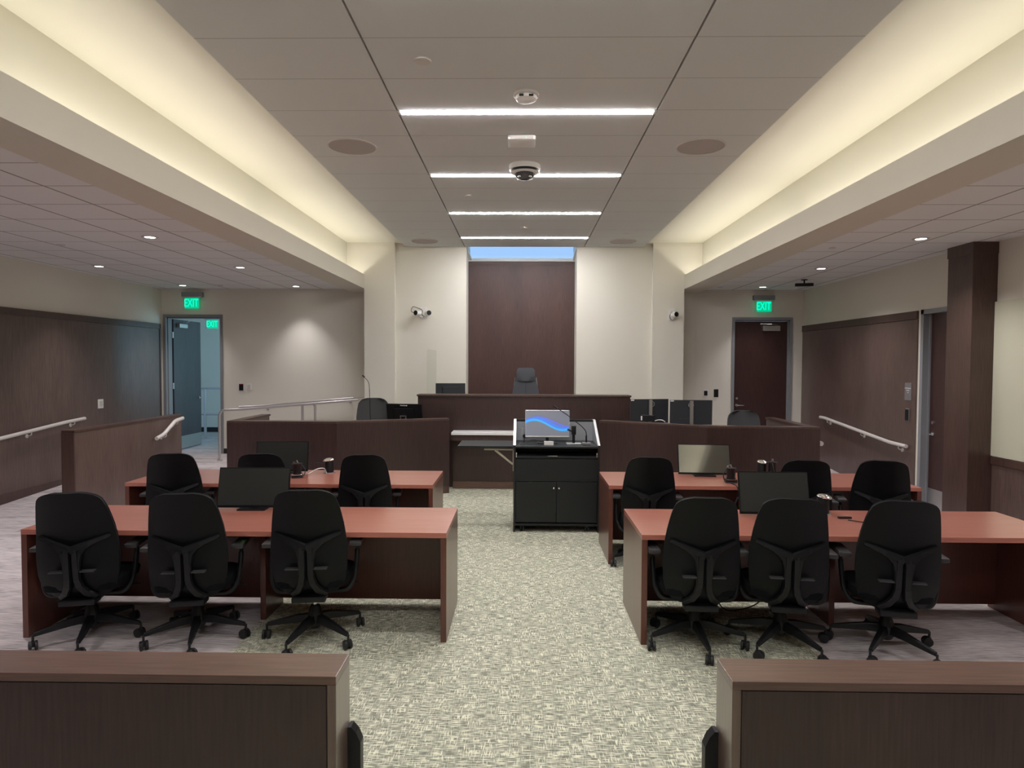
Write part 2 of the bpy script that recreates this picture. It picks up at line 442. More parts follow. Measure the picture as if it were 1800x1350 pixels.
struct(B().box(-5.77, -3.24, YD - .012, YD, 0.15, 0.25).obj('baseboard_back', 'dark_base'))
struct(B().box(3.27, 3.975, YD - .012, YD, 0.15, 0.25).obj('baseboard_back', 'dark_base'))

# corridor beyond the open left door
struct(B().box(-9.0, -3.6, YD + .15, 16.2, 0.05, 0.15).obj('floor', 'carpet'))
struct(B().box(-9.0, -3.6, 16.1, 16.25, 0.15, 3.3).box(-9.1, -9.0, YD + .15, 16.2, .15, 3.3).box(-3.6, -3.5, YD + .15, 16.2, .15, 3.3).obj('wall_corridor', 'wall'))
struct(B().box(-9.1, -3.5, YD + .15, 16.25, 3.15, 3.25).obj('ceiling', 'wall'))
struct(B().box(-9.0, -3.6, 16.085, 16.1, 0.15, 0.27).obj('baseboard_corridor', 'dark_base'))
area('corridor_daylight', (-3.75, 14.6, 2.0), (0, PI / 2, 0), 1.8, 2.4, 17, (0.40, 0.76, 1.0))

# ------------------------------------------------------------------ doors
def lever(b, x, y, z, s=1, ax='x'):
    if ax == 'x':
        b.lathe([(0.028, 0), (0.028, 0.008)], seg=16, mt=Matrix.Translation((x, y, z)) @ Matrix.Rotation(PI / 2, 4, 'X'))
        b.tube(rnd([(x, y - .005, z), (x, y - .055, z), (x + s * .12, y - .055, z - .002)], .02), 0.010, 10)
    else:
        b.lathe([(0.028, 0), (0.028, 0.008)], seg=16, mt=Matrix.Translation((x, y, z)) @ Matrix.Rotation(-PI / 2 , 4, 'Y'))
        b.tube(rnd([(x - .005, y, z), (x - .055, y, z), (x - .055, y + s * .12, z - .002)], .02), 0.010, 10)
    return b
def frame_mesh(x0, x1, z0, z1, y0, y1, w=0.055):
    b = B()
    b.box(x0, x0 + w, y0, y1, z0, z1); b.box(x1 - w, x1, y0, y1, z0, z1); b.box(x0 + w, x1 - w, y0, y1, z1 - w, z1)
    b.box(x0 + w, x0 + w + .018, y0 + .06, y1, z0, z1 - w); b.box(x1 - w - .018, x1 - w, y0 + .06, y1, z0, z1 - w)
    b.box(x0 + w, x1 - w, y0 + .06, y1, z1 - w - .018, z1 - w)
    return b
d1 = struct(frame_mesh(DL[0], DL[1], .15, DL[3], YD - .02, YD + .17, .05).obj('door_1', 'frame'))
leaf = B().box(-6.885, -6.84, 12.50, 13.55, 0.17, 2.76, .002).obj('door_leaf', 'door_blue', d1)
B().box(-6.84, -6.836, 12.51, 13.54, 0.18, 0.43).obj('kick_plate', 'steel', leaf)
bh = B().lathe([(.028, 0), (.028, .008)], seg=16, mt=Matrix.Translation((-6.84, 13.47, 1.17)) @ Matrix.Rotation(PI / 2, 4, 'Y'))
bh.tube(rnd([(-6.84, 13.47, 1.17), (-6.785, 13.47, 1.17), (-6.785, 13.35, 1.168)], .02), .011, 10)
bh.obj('door_handle', 'chrome', leaf, True)
for z in (0.55, 1.45, 2.45):
    B().box(-6.868, -6.838, 12.466, 12.498, z - .06, z + .06, .002).obj('hinge', 'steel', leaf)
B().box(-6.84, -6.775, 12.62, 12.92, 2.60, 2.68, .008).tube([(-6.80, 12.88, 2.70), (-6.60, 12.62, 2.72), (-6.50, 12.48, 2.72)], .010, 8).obj('door_closer', 'steel', leaf)
d2 = struct(frame_mesh(DR[0], DR[1], .15, DR[3], YD - .02, YD + .15, .05).obj('door_2', 'frame'))
leaf2 = B().box(4.056, 5.054, 12.365, 12.41, .165, 2.742, .002).obj('door_leaf', 'door_wood', d2)
lever(B(), 4.115, 12.365, 1.14, 1).obj('door_handle', 'chrome', leaf2, True)
B().lathe([(.022, 0), (.022, .01)], seg=14, mt=Matrix.Translation((4.115, 12.365, 1.27)) @ Matrix.Rotation(PI / 2, 4, 'X')).obj('lock_cylinder', 'steel', leaf2)
B().box(4.58, 4.90, 12.30, 12.365, 2.56, 2.66, .008).tube([(4.86, 12.33, 2.675), (4.70, 12.20, 2.68), (4.52, 12.30, 2.69)], .010, 8).obj('door_closer', 'steel', leaf2)
b = B()  # door in the right wall
b.box(XR - .025, XR + .14, 8.60, 8.66, 0, 2.66); b.box(XR + .05, XR + .14, 8.575, 8.60, 0, 2.62); b.box(XR - .025, XR + .14, 7.44, 7.50, 0, 2.66)
b.box(XR - .025, XR + .14, 7.44, 8.66, 2.60, 2.66)
d3 = struct(b.obj('door_3', 'frame'))
leaf3 = B().box(XR + .07, XR + .115, 7.52, 8.575, 0.01, 2.60, .002).obj('door_leaf', 'door_wood', d3)
B().box(XR + .066, XR + .07, 7.53, 8.565, 0.02, 0.30).obj('kick_plate', 'steel', leaf3)
lever(B(), XR + .07, 8.50, 1.02, -1, 'y').obj('door_handle', 'chrome', leaf3, True)
B().lathe([(.022, 0), (.022, .012)], seg=14, mt=Matrix.Translation((XR + .07, 8.50, 1.17)) @ Matrix.Rotation(-PI / 2, 4, 'Y')).obj('lock_cylinder', 'steel', leaf3)

# ------------------------------------------------------------------ ceiling fittings
def linear_light(y, label):
    t = thing('linear_light', label, 'light', (0, y, ZC), 0, 'strip lights across the middle ceiling')
    B().box(JL + .025, JR - .025, -.032, .032, -.006, .02).obj('diffuser', 'light', t)
    for x in (JL + .012, JR - .012): B().box(x - .011, x + .011, -.036, .036, -.009, .02, .002).obj('end_cap', 'white', t)
for y, lb in ((10.79, 'glowing ceiling strip light just in front of the skylight, farthest of the strips'),
              (9.03, 'glowing ceiling strip light second from the skylight'),
              (7.22, 'glowing ceiling strip light partly hidden behind the dome camera'),
              (5.42, 'widest-looking glowing ceiling strip light, nearest one in view'),
              (3.61, 'glowing ceiling strip light over the gallery rail'),
              (1.80, 'glowing ceiling strip light above the viewpoint'),
              (-0.9, 'glowing ceiling strip light over the public seating area')):
    linear_light(y, lb)
def downlight(x, y, label, on=True, k=1.0):
    t = thing('downlight', label, 'light', (x, y, ZS), 0, 'recessed downlights in the side ceilings')
    B().lathe([(.056, .001), (.088, .001), (.088, -.005), (.075, -.008), (.056, -.006), (.056, .001)], seg=28, caps=False).obj('trim_ring', 'ring', t, True)
    B().lathe([(.0558, -.001), (.0558, -.004)], seg=28).obj('lens', 'down' if on else 'off', t)
    if on:
        l = bpy.data.lights.new('downlight_beam', 'SPOT'); l.energy = DOWN * (0.85 if y > 11 else 1.0 if x < -6 else 1.2); l.spot_size = math.radians(84 if y > 11 or x < -6 else 125); l.spot_blend = 1.0
        l.color = (1.0, 0.95, 0.98); l.shadow_soft_size = 0.05
        o = bpy.data.objects.new('downlight_beam', l); COL.objects.link(o); o.location = (0, 0, -.03); o.parent = t
DLS = [(-4.20, 7.21, 'bright round recessed light in the left side ceiling, nearest the viewer'),
       (-6.25, 9.42, 'recessed light near the left wood-paneled wall'),
       (-4.19, 9.50, 'recessed light in the left side ceiling near the beam, second row'),
       (-6.25, 11.75, 'recessed light above the left EXIT sign'),
       (-4.19, 11.85, 'recessed light close to the back wall left of the beam'),
       (4.42, 7.25, 'bright round recessed light in the right side ceiling, nearest the viewer'),
       (4.36, 9.50, 'recessed light in the right side ceiling, second row'),
       (4.36, 11.78, 'recessed light above the right EXIT sign'),
       (-4.20, 4.95, 'recessed light over the left end of the front desks'), (-6.25, 7.20, 'recessed light over the left aisle'),
       (4.42, 4.95, 'recessed light over the right end of the front desks'), (-4.2, 2.6, 'recessed light over the left end of the gallery rail'),
       (4.42, 2.6, 'recessed light over the right end of the gallery rail'), (-6.25, 4.95, 'recessed light beside the left wall ahead of the rail')]
for x, y, lb in DLS: downlight(x, y, lb)
def disc(name, x, y, z, r, h, label, cat, m='ring', grp=None):
    t = B().lathe([(r, 0), (r, -h * .5), (r * .9, -h), (r * .3, -h - .001)], seg=32).obj(name, m, smooth=True, loc=(x, y, z))
    return tag(t, label, cat, grp)
for x, y, lb in ((-1.657, 6.26, 'large round ceiling speaker left of the access point'), (1.705, 6.27, 'large round ceiling speaker right of the access point'),
                 (-1.69, 11.08, 'round ceiling speaker left of the skylight'), (1.71, 11.08, 'round ceiling speaker right of the skylight')):
    t = thing('ceiling_speaker', lb, 'speaker', (x, y, ZC), 0, 'round ceiling speakers')
    B().lathe([(.222, .001), (.237, .001), (.237, -.008), (.222, -.010), (.222, .001)], seg=48, caps=False).obj('rim', 'ring', t, True)
    B().lathe([(.222, -.001), (.222, -.005)], seg=48).obj('grille', 'speaker', t, True)
for x, y, z, r, h, lb in ((-.70, 4.50, ZC, .062, .012, 'round ceiling cover plate left of the smoke detector'),
                          (-.681, 8.1, ZC, .05, .01, 'small sprinkler cover between the second and third strip lights'),
                          (.023, 9.94, ZC, .055, .03, 'small white detector on the centre line before the last strip light'),
                          (-1.61, 10.47, ZC, .045, .006, 'small sprinkler cover near the left skylight speaker'),
                          (1.658, 10.45, ZC, .045, .006, 'small sprinkler cover near the right skylight speaker'),
                          (3.72, 7.82, ZS, .045, .008, 'small sprinkler cover in the right side ceiling by the beam'),
                          (-5.57, 7.7, ZS, .045, .008, 'small sprinkler cover in the left side ceiling'),
                          (3.6, 11.8, ZS, .045, .008, 'small sprinkler cover near the right back corner of the beam'),
                          (-5.55, 11.75, ZS, .045, .008, 'small sprinkler cover right of the left EXIT sign')):
    disc('detector' if 'detector' in lb else 'ceiling_cover', x, y, z, r, h, lb, 'detector' if 'detector' in lb else 'ceiling cover')
t = thing('smoke_detector', 'white round smoke detector just before the nearest strip light', 'detector', (.02, 5.06, ZC))
B().lathe([(.098, 0), (.098, -.018), (.088, -.024)], seg=40).obj('base', 'ring', t, True)
B().lathe([(.084, -.024), (.078, -.045), (.060, -.058), (.02, -.062)], seg=40).obj('cover', 'white', t, True)
B().box(-.055, -.02, -.082, -.07, -.045, -.03, .002).box(.02, .055, -.082, -.07, -.045, -.03, .002).obj('vent', 'black', t)
t = thing('access_point', 'white rounded wireless access point between the first two strip lights', 'access point', (-.015, 6.05, ZC))
B().box(-.13, .13, -.12, .12, -.05, -.004, .02).obj('housing', 'white', t, True)
B().box(-.105, .105, -.124, -.119, -.045, -.012, .002).obj('face', 'ring', t)
B().lathe([(.004, 0), (.004, .003)], seg=10, mt=Matrix.Translation((.04, -.124, -.03)) @ Matrix.Rotation(PI / 2, 4, 'X')).obj('status_light', 'led', t)
t = thing('dome_camera', 'round white dome security camera hanging before the second strip light', 'camera', (.015, 6.87, ZC))
B().lathe([(.165, 0), (.165, -.045), (.158, -.052)], seg=48).obj('housing', 'white', t, True)
B().lathe([(.158, -.052), (.150, -.075)], seg=48).obj('band', 'black', t, True)
B().lathe([(.150, -.075), (.135, -.085), (.108, -.088)], seg=48).obj('bezel', 'white', t, True)
B().lathe([(.108, -.088), (.100, -.115), (.075, -.138), (.035, -.150), (.005, -.152)], seg=48).obj('dome', 'dome', t, True)
for a in range(4):
    B().lathe([(.022, 0), (.022, .01), (.014, .012)], seg=16, mt=Matrix.Translation((.075 * math.cos(a * PI / 2 + .8), .075 * math.sin(a * PI / 2 + .8), -.125)) @ Matrix.Rotation(PI, 4, 'X')).obj('lens', 'steel', t)
t = thing('ceiling_microphone', 'black bar microphone hanging from the right side ceiling', 'microphone', (4.66, 10.75, ZS))
B().lathe([(.05, 0), (.05, -.012)], seg=20).tube([(0, 0, -.01), (0, 0, -.07)], .012).obj('mount', 'black', t)
B().box(-.14, .14, -.03, .03, -.11, -.06, .006, Matrix.Rotation(math.radians(-12), 4, 'Z')).obj('bar', 'black', t)

# ------------------------------------------------------------------ exit signs
def exit_sign(x, y, z, label, s=1.0):
    t = thing('exit_sign', label, 'exit sign', (x, y, z), 0, 'green EXIT signs')
    B().box(-.20 * s, .20 * s, -.02, .06, .0, .085 * s, .004).obj('mounting_box', 'frame', t)
    B().box(-.185 * s, .185 * s, -.035, .02, -.022 * s, .0, .003).obj('light_bar', 'steel', t)
    B().box(-.18 * s, .18 * s, -.008, .0, -.235 * s, -.022 * s, .001).obj('clear_panel', 'acrylic', t)
    B().box(-.135 * s, .135 * s, -.012, -.0085, -.225 * s, -.024 * s, .001).obj('glowing_field', 'exit_panel', t)
    text('EXIT', .185 * s, 'exit_text', t, (-.012 * s, -.0145, -.125 * s), name='lettering').scale = (0.72, 1.15, 1)
exit_sign(-6.33, YD - .062, 3.17, 'green lit EXIT sign above the open left door')
exit_sign(4.56, YD - .062, 3.14, 'green lit EXIT sign above the closed right door')
exit_sign(-7.52, 15.5, 2.96, 'small green EXIT sign seen through the open door')

# ------------------------------------------------------------------ wall devices
def plate(name, x, y, z, w, h, label, cat, m='white', inner=None, face='-y', ratio=(.27, .30)):
    t = thing(name, label, cat, (x, y, z), {'-y': 0, 'x': PI / 2, '-x': -PI / 2}[face])
    B().box(-w / 2, w / 2, -.012, 0, -h / 2, h / 2, .003).obj('plate', m, t)
    if inner: B().box(-w * ratio[0], w * ratio[0], -.022, -.012, -h * ratio[1], h * ratio[1], .003).obj('reader' if inner == 'black' else 'rocker', inner, t)
    return t
cr = plate('card_reader', -5.42, YD, 1.44, .12, .17, 'black card reader with a red light right of the open left door', 'card reader', 'white', 'black', ratio=(.34, .38))
B().box(-.035, .035, -.024, -.021, .055, .066).obj('indicator', 'red', cr)
plate('light_switch', -5.27, YD, 1.45, .09, .13, 'white light switch right of the left card reader', 'switch', 'white', 'ring')
plate('thermostat', 3.50, YD, 1.37, .12, .15, 'white framed control with black centre left of the right door', 'wall control', 'white', 'black')
plate('card_reader', 3.70, YD, 1.37, .085, .15, 'black card reader beside the right door frame', 'card reader', 'black', 'black', ratio=(.42, .42))
plate('light_switch', XL + .02, 10.43, 1.23, .13, .15, 'white switch plate on the left wood-paneled wall', 'switch', 'white', 'ring', face='x')
rs = thing('room_sign', 'small grey room sign with white lettering on the right wood panel', 'sign', (XR - .02, 8.90, 1.56), -PI / 2)
B().box(-.075, .075, -.008, 0, -.12, .12, .002).obj('plate', 'sign', rs)
for k, (s, z) in enumerate((('CONFERENCE', .045), ('ROOM', .015), ('143', -.015))): text(s, .022, 'white', rs, (0, -.0095, z), name='lettering')
kp = thing('keypad_reader', 'narrow black card reader below the room sign', 'card reader', (XR - .02, 8.90, 1.24), -PI / 2)
B().box(-.043, .043, -.014, 0, -.088, .088, .008).obj('plate', 'sign', kp); B().box(-.036, .036, -.022, -.014, -.078, .078, .006).obj('reader', 'black', kp)

def wall_camera(x, y, z, heads, label):
    t = thing('wall_camera', label, 'camera', (x, y, z))
    B().box(-.055, .055, -.02, 0, -.10, .12, .004).obj('bracket', 'white', t)
    for dx, yaw in heads:
        R = Matrix.Translation((dx, -.11, .0)) @ Matrix.Rotation(yaw, 4, 'Z')
        h = B(); h.lathe([(.045, 0), (.048, .02), (.048, .12)], seg=20, mt=R @ Matrix.Rotation(PI / 2, 4, 'X') @ Matrix.Translation((0, 0, -.06)))
        h.tube([(dx, -.09, -.03), (dx * .5, -.05, -.07), (0, -.01, -.07)], .016, 10)
        hd = h.obj('camera_head', 'white', t, True)
        B().lathe([(.044, .121), (.040, .128), (.01, .13)], seg=20, mt=R @ Matrix.Rotation(PI / 2, 4, 'X') @ Matrix.Translation((0, 0, -.06))).obj('lens', 'black', hd, True)
    return t
wc = wall_camera(-1.80, 11.65, 2.82, ((-.085, -.5), (.10, .45)), 'pair of white cameras with looped cable on the wall left of the wood panel')
B().tube(rnd([(-.10, -.12, 0), (-.22, -.07, .02), (-.19, -.05, .13), (0, -.03, .06), (-.03, -.03, -.03), (.06, -.04, -.08), (.10, -.10, -.03)], .05), .005, 8).obj('cable', 'rubber', wc, True)
wc2 = wall_camera(2.66, 11.55, 2.80, ((.03, .35),), 'single white camera on the pier right of the wood panel')
B().tube(rnd([(.0, -.025, .05), (-.05, -.04, -.03), (-.01, -.05, -.09)], .03), .005, 8).obj('cable', 'rubber', wc2, True)

# ------------------------------------------------------------------ handrails
def handrail(pts, brk, label, m='rail_paint', r=.022, wall=None, round_=.08, posts=()):
    t = thing('handrail', label, 'handrail', (0, 0, 0))
    B().tube(rnd(pts, round_, 6), r, 14).obj('rail', m, t, True)
    for p, q in brk:      # p under the rail, q on the wall
        b = B(); P, Q = Vector(p), Vector(q)
        b.tube(rnd([(P.x, P.y, P.z - r * .5), (P.x, P.y, P.z - .06), (Q.x, Q.y, P.z - .075)], .03), .009, 10)
        d = (Q - P); d.z = 0; d.normalize()
        b.lathe([(.026, 0), (.026, .012)], seg=16, mt=Matrix.Translation((Q.x, Q.y, P.z - .075)) @ d.to_track_quat('-Z', 'Y').to_matrix().to_4x4())
        b.obj('bracket', m, t, True)
    for x, y, z0, z1 in posts:
        B().tube([(x, y, z0), (x, y, z1)], r * .95, 14).lathe([(.045, 0), (.045, .012)], (x, y, z0), 20).obj('post', m, t, True)
    return t
handrail([(-6.87, 4.6, .86), (-6.87, 6.6, .86), (-6.87, 7.9, .87), (-6.87, 9.55, 1.01), (-6.87, 9.95, 1.03)],
         [((-6.87, y, z), (-6.94, y, z)) for y, z in ((6.4, .86), (8.85, .95), (9.72, 1.02))], 'white handrail on the left wood-paneled wall', r=.026)
handrail([(-4.97, 8.62, .88), (-4.97, 8.80, .92), (-4.97, 9.10, 1.08), (-4.97, 9.30, 1.10)],
         [((-4.97, 8.86, .94), (-5.05, 8.86, .94)), ((-4.97, 9.16, 1.09), (-5.05, 9.16, 1.09))], 'short curved white handrail on the half wall in front of the open door', r=.026, round_=.05)
handrail([(5.25, 11.36, 1.00), (5.25, 11.2, 1.00), (5.25, 9.20, .82), (5.25, 8.82, .815)],
         [((5.25, y, z), (5.31, y, z)) for y, z in ((11.1, .99), (10.0, .895), (9.0, .815))], 'sloping white handrail on the right wood-paneled wall', r=.026)
handrail([(-5.43, 12.22, 1.06), (-5.05, 12.22, 1.08), (-2.95, 12.22, 1.27)],
         [((x, 12.22, 1.08 + (x + 5.05) * .0905), (x, 12.29, 1.1)) for x in (-4.9, -4.0, -3.3)], 'metal handrail fixed to the back wall left of the bench', 'rail_metal')
t = handrail([(-5.43, 11.4, .16), (-5.43, 11.4, 1.06), (-5.05, 11.4, 1.075), (-2.92, 11.4, 1.26)], [],
         'free-standing metal handrail beside the open door, rising toward the bench', 'rail_metal', round_=.12)
B().lathe([(.05, 0), (.05, .012)], (-5.43, 11.4, .15), 20).obj('base_flange', 'rail_metal', t, True)
for x in (-3.93, -3.70): B().tube([(x, 11.4, .2), (x, 11.4, 1.07 + (x + 5.05) * .088)], .022, 12).obj('post', 'rail_metal', t, True)
t = handrail([(-7.9, 14.95, 1.30), (-7.45, 14.72, 1.31), (-6.95, 14.65, 1.32), (-6.2, 14.65, 1.32)], [], 'blue-lit metal handrail in the corridor beyond the open door', 'rail_metal', round_=.2)
B().tube(rnd([(-7.9, 14.95, .70), (-7.45, 14.72, .71), (-6.95, 14.65, .72), (-6.2, 14.65, .72)], .2, 6), .02, 12).obj('lower_rail', 'rail_metal', t, True)
B().tube([(-7.33, 14.70, .15), (-7.33, 14.70, 1.30)], .03, 14).obj('post', 'rail_metal', t, True)
handrail([(3.995, 8.60, .87), (3.995, 9.9, .95)], [((3.995, 8.8, .885), (3.9, 8.8, .885)), ((3.995, 9.7, .935), (3.9, 9.7, .935))], 'white handrail end peeking past the right counter', r=.032)

# ------------------------------------------------------------------ half walls, counters, bench
def cap_seg(p, q, th, z0, z1):
    P, Q = Vector((p[0], p[1], 0)), Vector((q[0], q[1], 0)); d = (Q - P).normalized(); n = Vector((-d.y, d.x, 0)) * th
    return [P, Q, Q + n, P + n], z0, z1
def wall_poly(b, path, th, z0, z1):
    """a thick wall following path (xy points), thickness th to the left of travel, mitred"""
    P = [Vector((x, y, 0)) for x, y in path]; off = []
    for i, p in enumerate(P):
        ns = []
        if i > 0: d = (P[i] - P[i - 1]).normalized(); ns.append(Vector((-d.y, d.x, 0)))
        if i < len(P) - 1: d = (P[i + 1] - P[i]).normalized(); ns.append(Vector((-d.y, d.x, 0)))
        n = sum(ns, Vector()); n.normalize(); n = n / n.dot(ns[0]); off.append(p + n * th)
    for i in range(len(P) - 1):
        q = [P[i], P[i + 1], off[i + 1], off[i]]
        b.prism([(v.x, v.y) for v in q], lambda u, v, k: (u, v, (z0, z1)[k]))
    return b
t = thing('half_wall', 'dark wood half wall with a curved handrail, in front of the open left door', 'half wall', (0, 0, 0))
B().box(-5.19, -5.055, 7.145, 9.42, 0, 1.12).obj('panel', 'wood_y', t); B().box(-5.20, -5.047, 7.135, 9.43, 1.12, 1.148, .003).obj('top_cap', 'wood_trim', t)
B().box(-5.195, -5.05, 7.125, 7.145, 0, 1.12, .002).obj('end_panel', 'wood_trim', t)

def counter(name, path, ret, inner, label, zt=1.107):
    t = thing(name, label, 'counter', (0, 0, 0))
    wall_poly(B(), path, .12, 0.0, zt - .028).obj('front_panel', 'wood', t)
    wall_poly(B(), [(x, y) for x, y in path], .15, zt - .028, zt).obj('top_cap', 'wood_trim', t, bev=.003)
    off = [(x, y - .012) for x, y in path]
    wall_poly(B(), off, .012, 0.0, .10).obj('plinth', 'wood_trim', t)
    (xa, ya), (xb, yb), th = ret
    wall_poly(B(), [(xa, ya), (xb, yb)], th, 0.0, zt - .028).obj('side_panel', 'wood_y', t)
    wall_poly(B(), [(xa, ya), (xb, yb)], th * 1.15, zt - .028, zt).obj('side_cap', 'wood_trim', t)
    # work surface inside
    wall_poly(B(), [(x, y + .14) for x, y in inner], .72, .98 - .03, .98).obj('work_surface', 'wood_rail', t)
    return t
counter('clerk_counter', [(-4.11, 8.84), (-2.57, 8.84), (-1.075, 9.44)], ((-4.11, 8.96), (-4.11, 10.05), -.12), [(-3.95, 8.84), (-2.57, 8.84), (-1.68, 9.197)], 'dark wood angled counter left of the bench with a gooseneck microphone behind it')
counter('witness_counter', [(1.11, 9.26), (2.455, 8.50), (3.91, 8.45)], ((3.91, 8.57), (3.91, 10.0), .12), [(1.40, 9.10), (2.455, 8.50), (3.74, 8.46)], 'dark wood angled counter right of the lectern with two monitors behind it')

t = thing('judge_bench', 'tall dark wood bench in front of the alcove, topmost counter', 'bench', (0, 0, 0))
B().box(-1.615, 1.665, 9.90, 10.0, 0.0, 1.41).obj('front_panel', 'wood', t)
B().box(-1.63, 1.68, 9.88, 10.20, 1.41, 1.438, .003).obj('top_cap', 'wood_trim', t)
B().box(-1.615, -1.575, 10.0, 10.5, 0.0, 1.41).obj('side_panel', 'wood_y', t); B().box(1.625, 1.665, 10.0, 10.5, 0.0, 1.41).obj('side_panel', 'wood_y', t)
B().box(-1.06, 1.08, 9.56, 9.90, .848, .885, .003).obj('ledge', 'laminate', t)
B().box(-1.06, 1.08, 9.60, 9.90, .76, .848).obj('ledge_support', 'wood_trim', t)
B().box(-1.06, 1.08, 9.80, 9.90, .0, .76).obj('lower_panel', 'wood', t)
B().box(-1.06, 1.08, 9.78, 9.80, .0, .105, .002).obj('plinth', 'wood_rail', t)
B().box(-1.5, 1.55, 10.2, 10.75, 1.22, 1.25, .003).obj('desktop', 'wood_rail', t)
tag(B().box(-1.565, -1.555, 10.52, 11.6, .55, 2.15, .001).obj('clear_screen', 'acrylic'), 'clear acrylic screen standing left of the bench monitor', 'screen')

def rail(s, xi, xo, label):
    t = thing('gallery_rail', label, 'half wall', (0, 0, 0))
    a, b_ = min(xi, xo), max(xi, xo)
    B().box(a, b_, 2.04, 2.205, .882, .91, .002).obj('top_cap', 'wood_rail', t)
    B().box(a + (0 if s < 0 else .03), b_ - (.03 if s < 0 else 0), 2.05, 2.195, 0, .882).obj('core', 'wood_panel', t)
    e0, e1 = (xi - .028, xi) if s < 0 else (xi, xi + .028)
    B().box(e0, e1, 2.04, 2.205, 0, .882, .001).obj('end_panel', 'wood_end', t)
    B().box(a + (0 if s < 0 else .034), b_ - (.034 if s < 0 else 0), 2.046, 2.052, 0, .876).obj('face_panel', 'wood_panel', t)
    # gate latch bracket on the inner end
    x = xi
    lb = B(); lb.prism([(0, .665), (.012, .665), (.03, .645), (.045, .61), (.045, .10), (0, .06)], lambda u, v, k: (x - s * u, (2.175, 2.215)[k], v + .12 if False else v))
    for z in (.50, .38, .26): lb.lathe([(.010, 0), (.008, .006)], seg=12, mt=Matrix.Translation((x - s * .025, 2.175, z)) @ Matrix.Rotation(PI / 2, 4, 'X'))
    lb.obj('gate_bracket', 'black', t)
    return t
rail(-1, -.60, -6.3, 'brown wood gallery rail at lower left with black bracket on its end')
rail(1, .68, 5.36, 'brown wood gallery rail at lower right with black bracket on its end')

# ------------------------------------------------------------------ counsel desks
def desk(x0, x1, y0, y1, xm, label):
    t = thing('counsel_desk', label, 'desk', ((x0 + x1) / 2, (y0 + y1) / 2, 0), 0, 'mahogany counsel desks')
    cx, cy = (x0 + x1) / 2, (y0 + y1) / 2; hw, hd = (x1 - x0) / 2, (y1 - y0) / 2
    B().box(-hw, hw, -hd, hd, .727, .762, .0015).obj('tabletop', 'mahogany', t)
    for s in (-1, 1):
        a = s * hw; B().box(min(a, a - s * .04), max(a, a - s * .04), -hd + .002, hd, 0, .727, .001).obj('end_panel', 'mahogany_v', t)
    m = xm - cx
    B().box(m - .02, m + .02, -hd + .36, hd - .06, 0, .727).obj('middle_panel', 'mahogany_v', t)
    B().box(-hw + .04, hw - .04, hd - .08, hd - .055, .045, .727).obj('modesty_panel', 'mahogany_v', t)
    return t
desk(-3.47, -.515, 4.355, 5.125, -1.93, 'mahogany desk at front left, with one dark monitor')
desk(.822, 3.775, 4.355, 5.14, 2.29, 'mahogany desk at front right, with a black cable lying on it')
desk(-3.82, -.85, 6.08, 6.88, -1.95, 'mahogany desk at back left, below the left counter')
desk(.835, 3.80, 6.12, 6.90, 2.3, 'mahogany desk at back right, with the reflecting monitor')

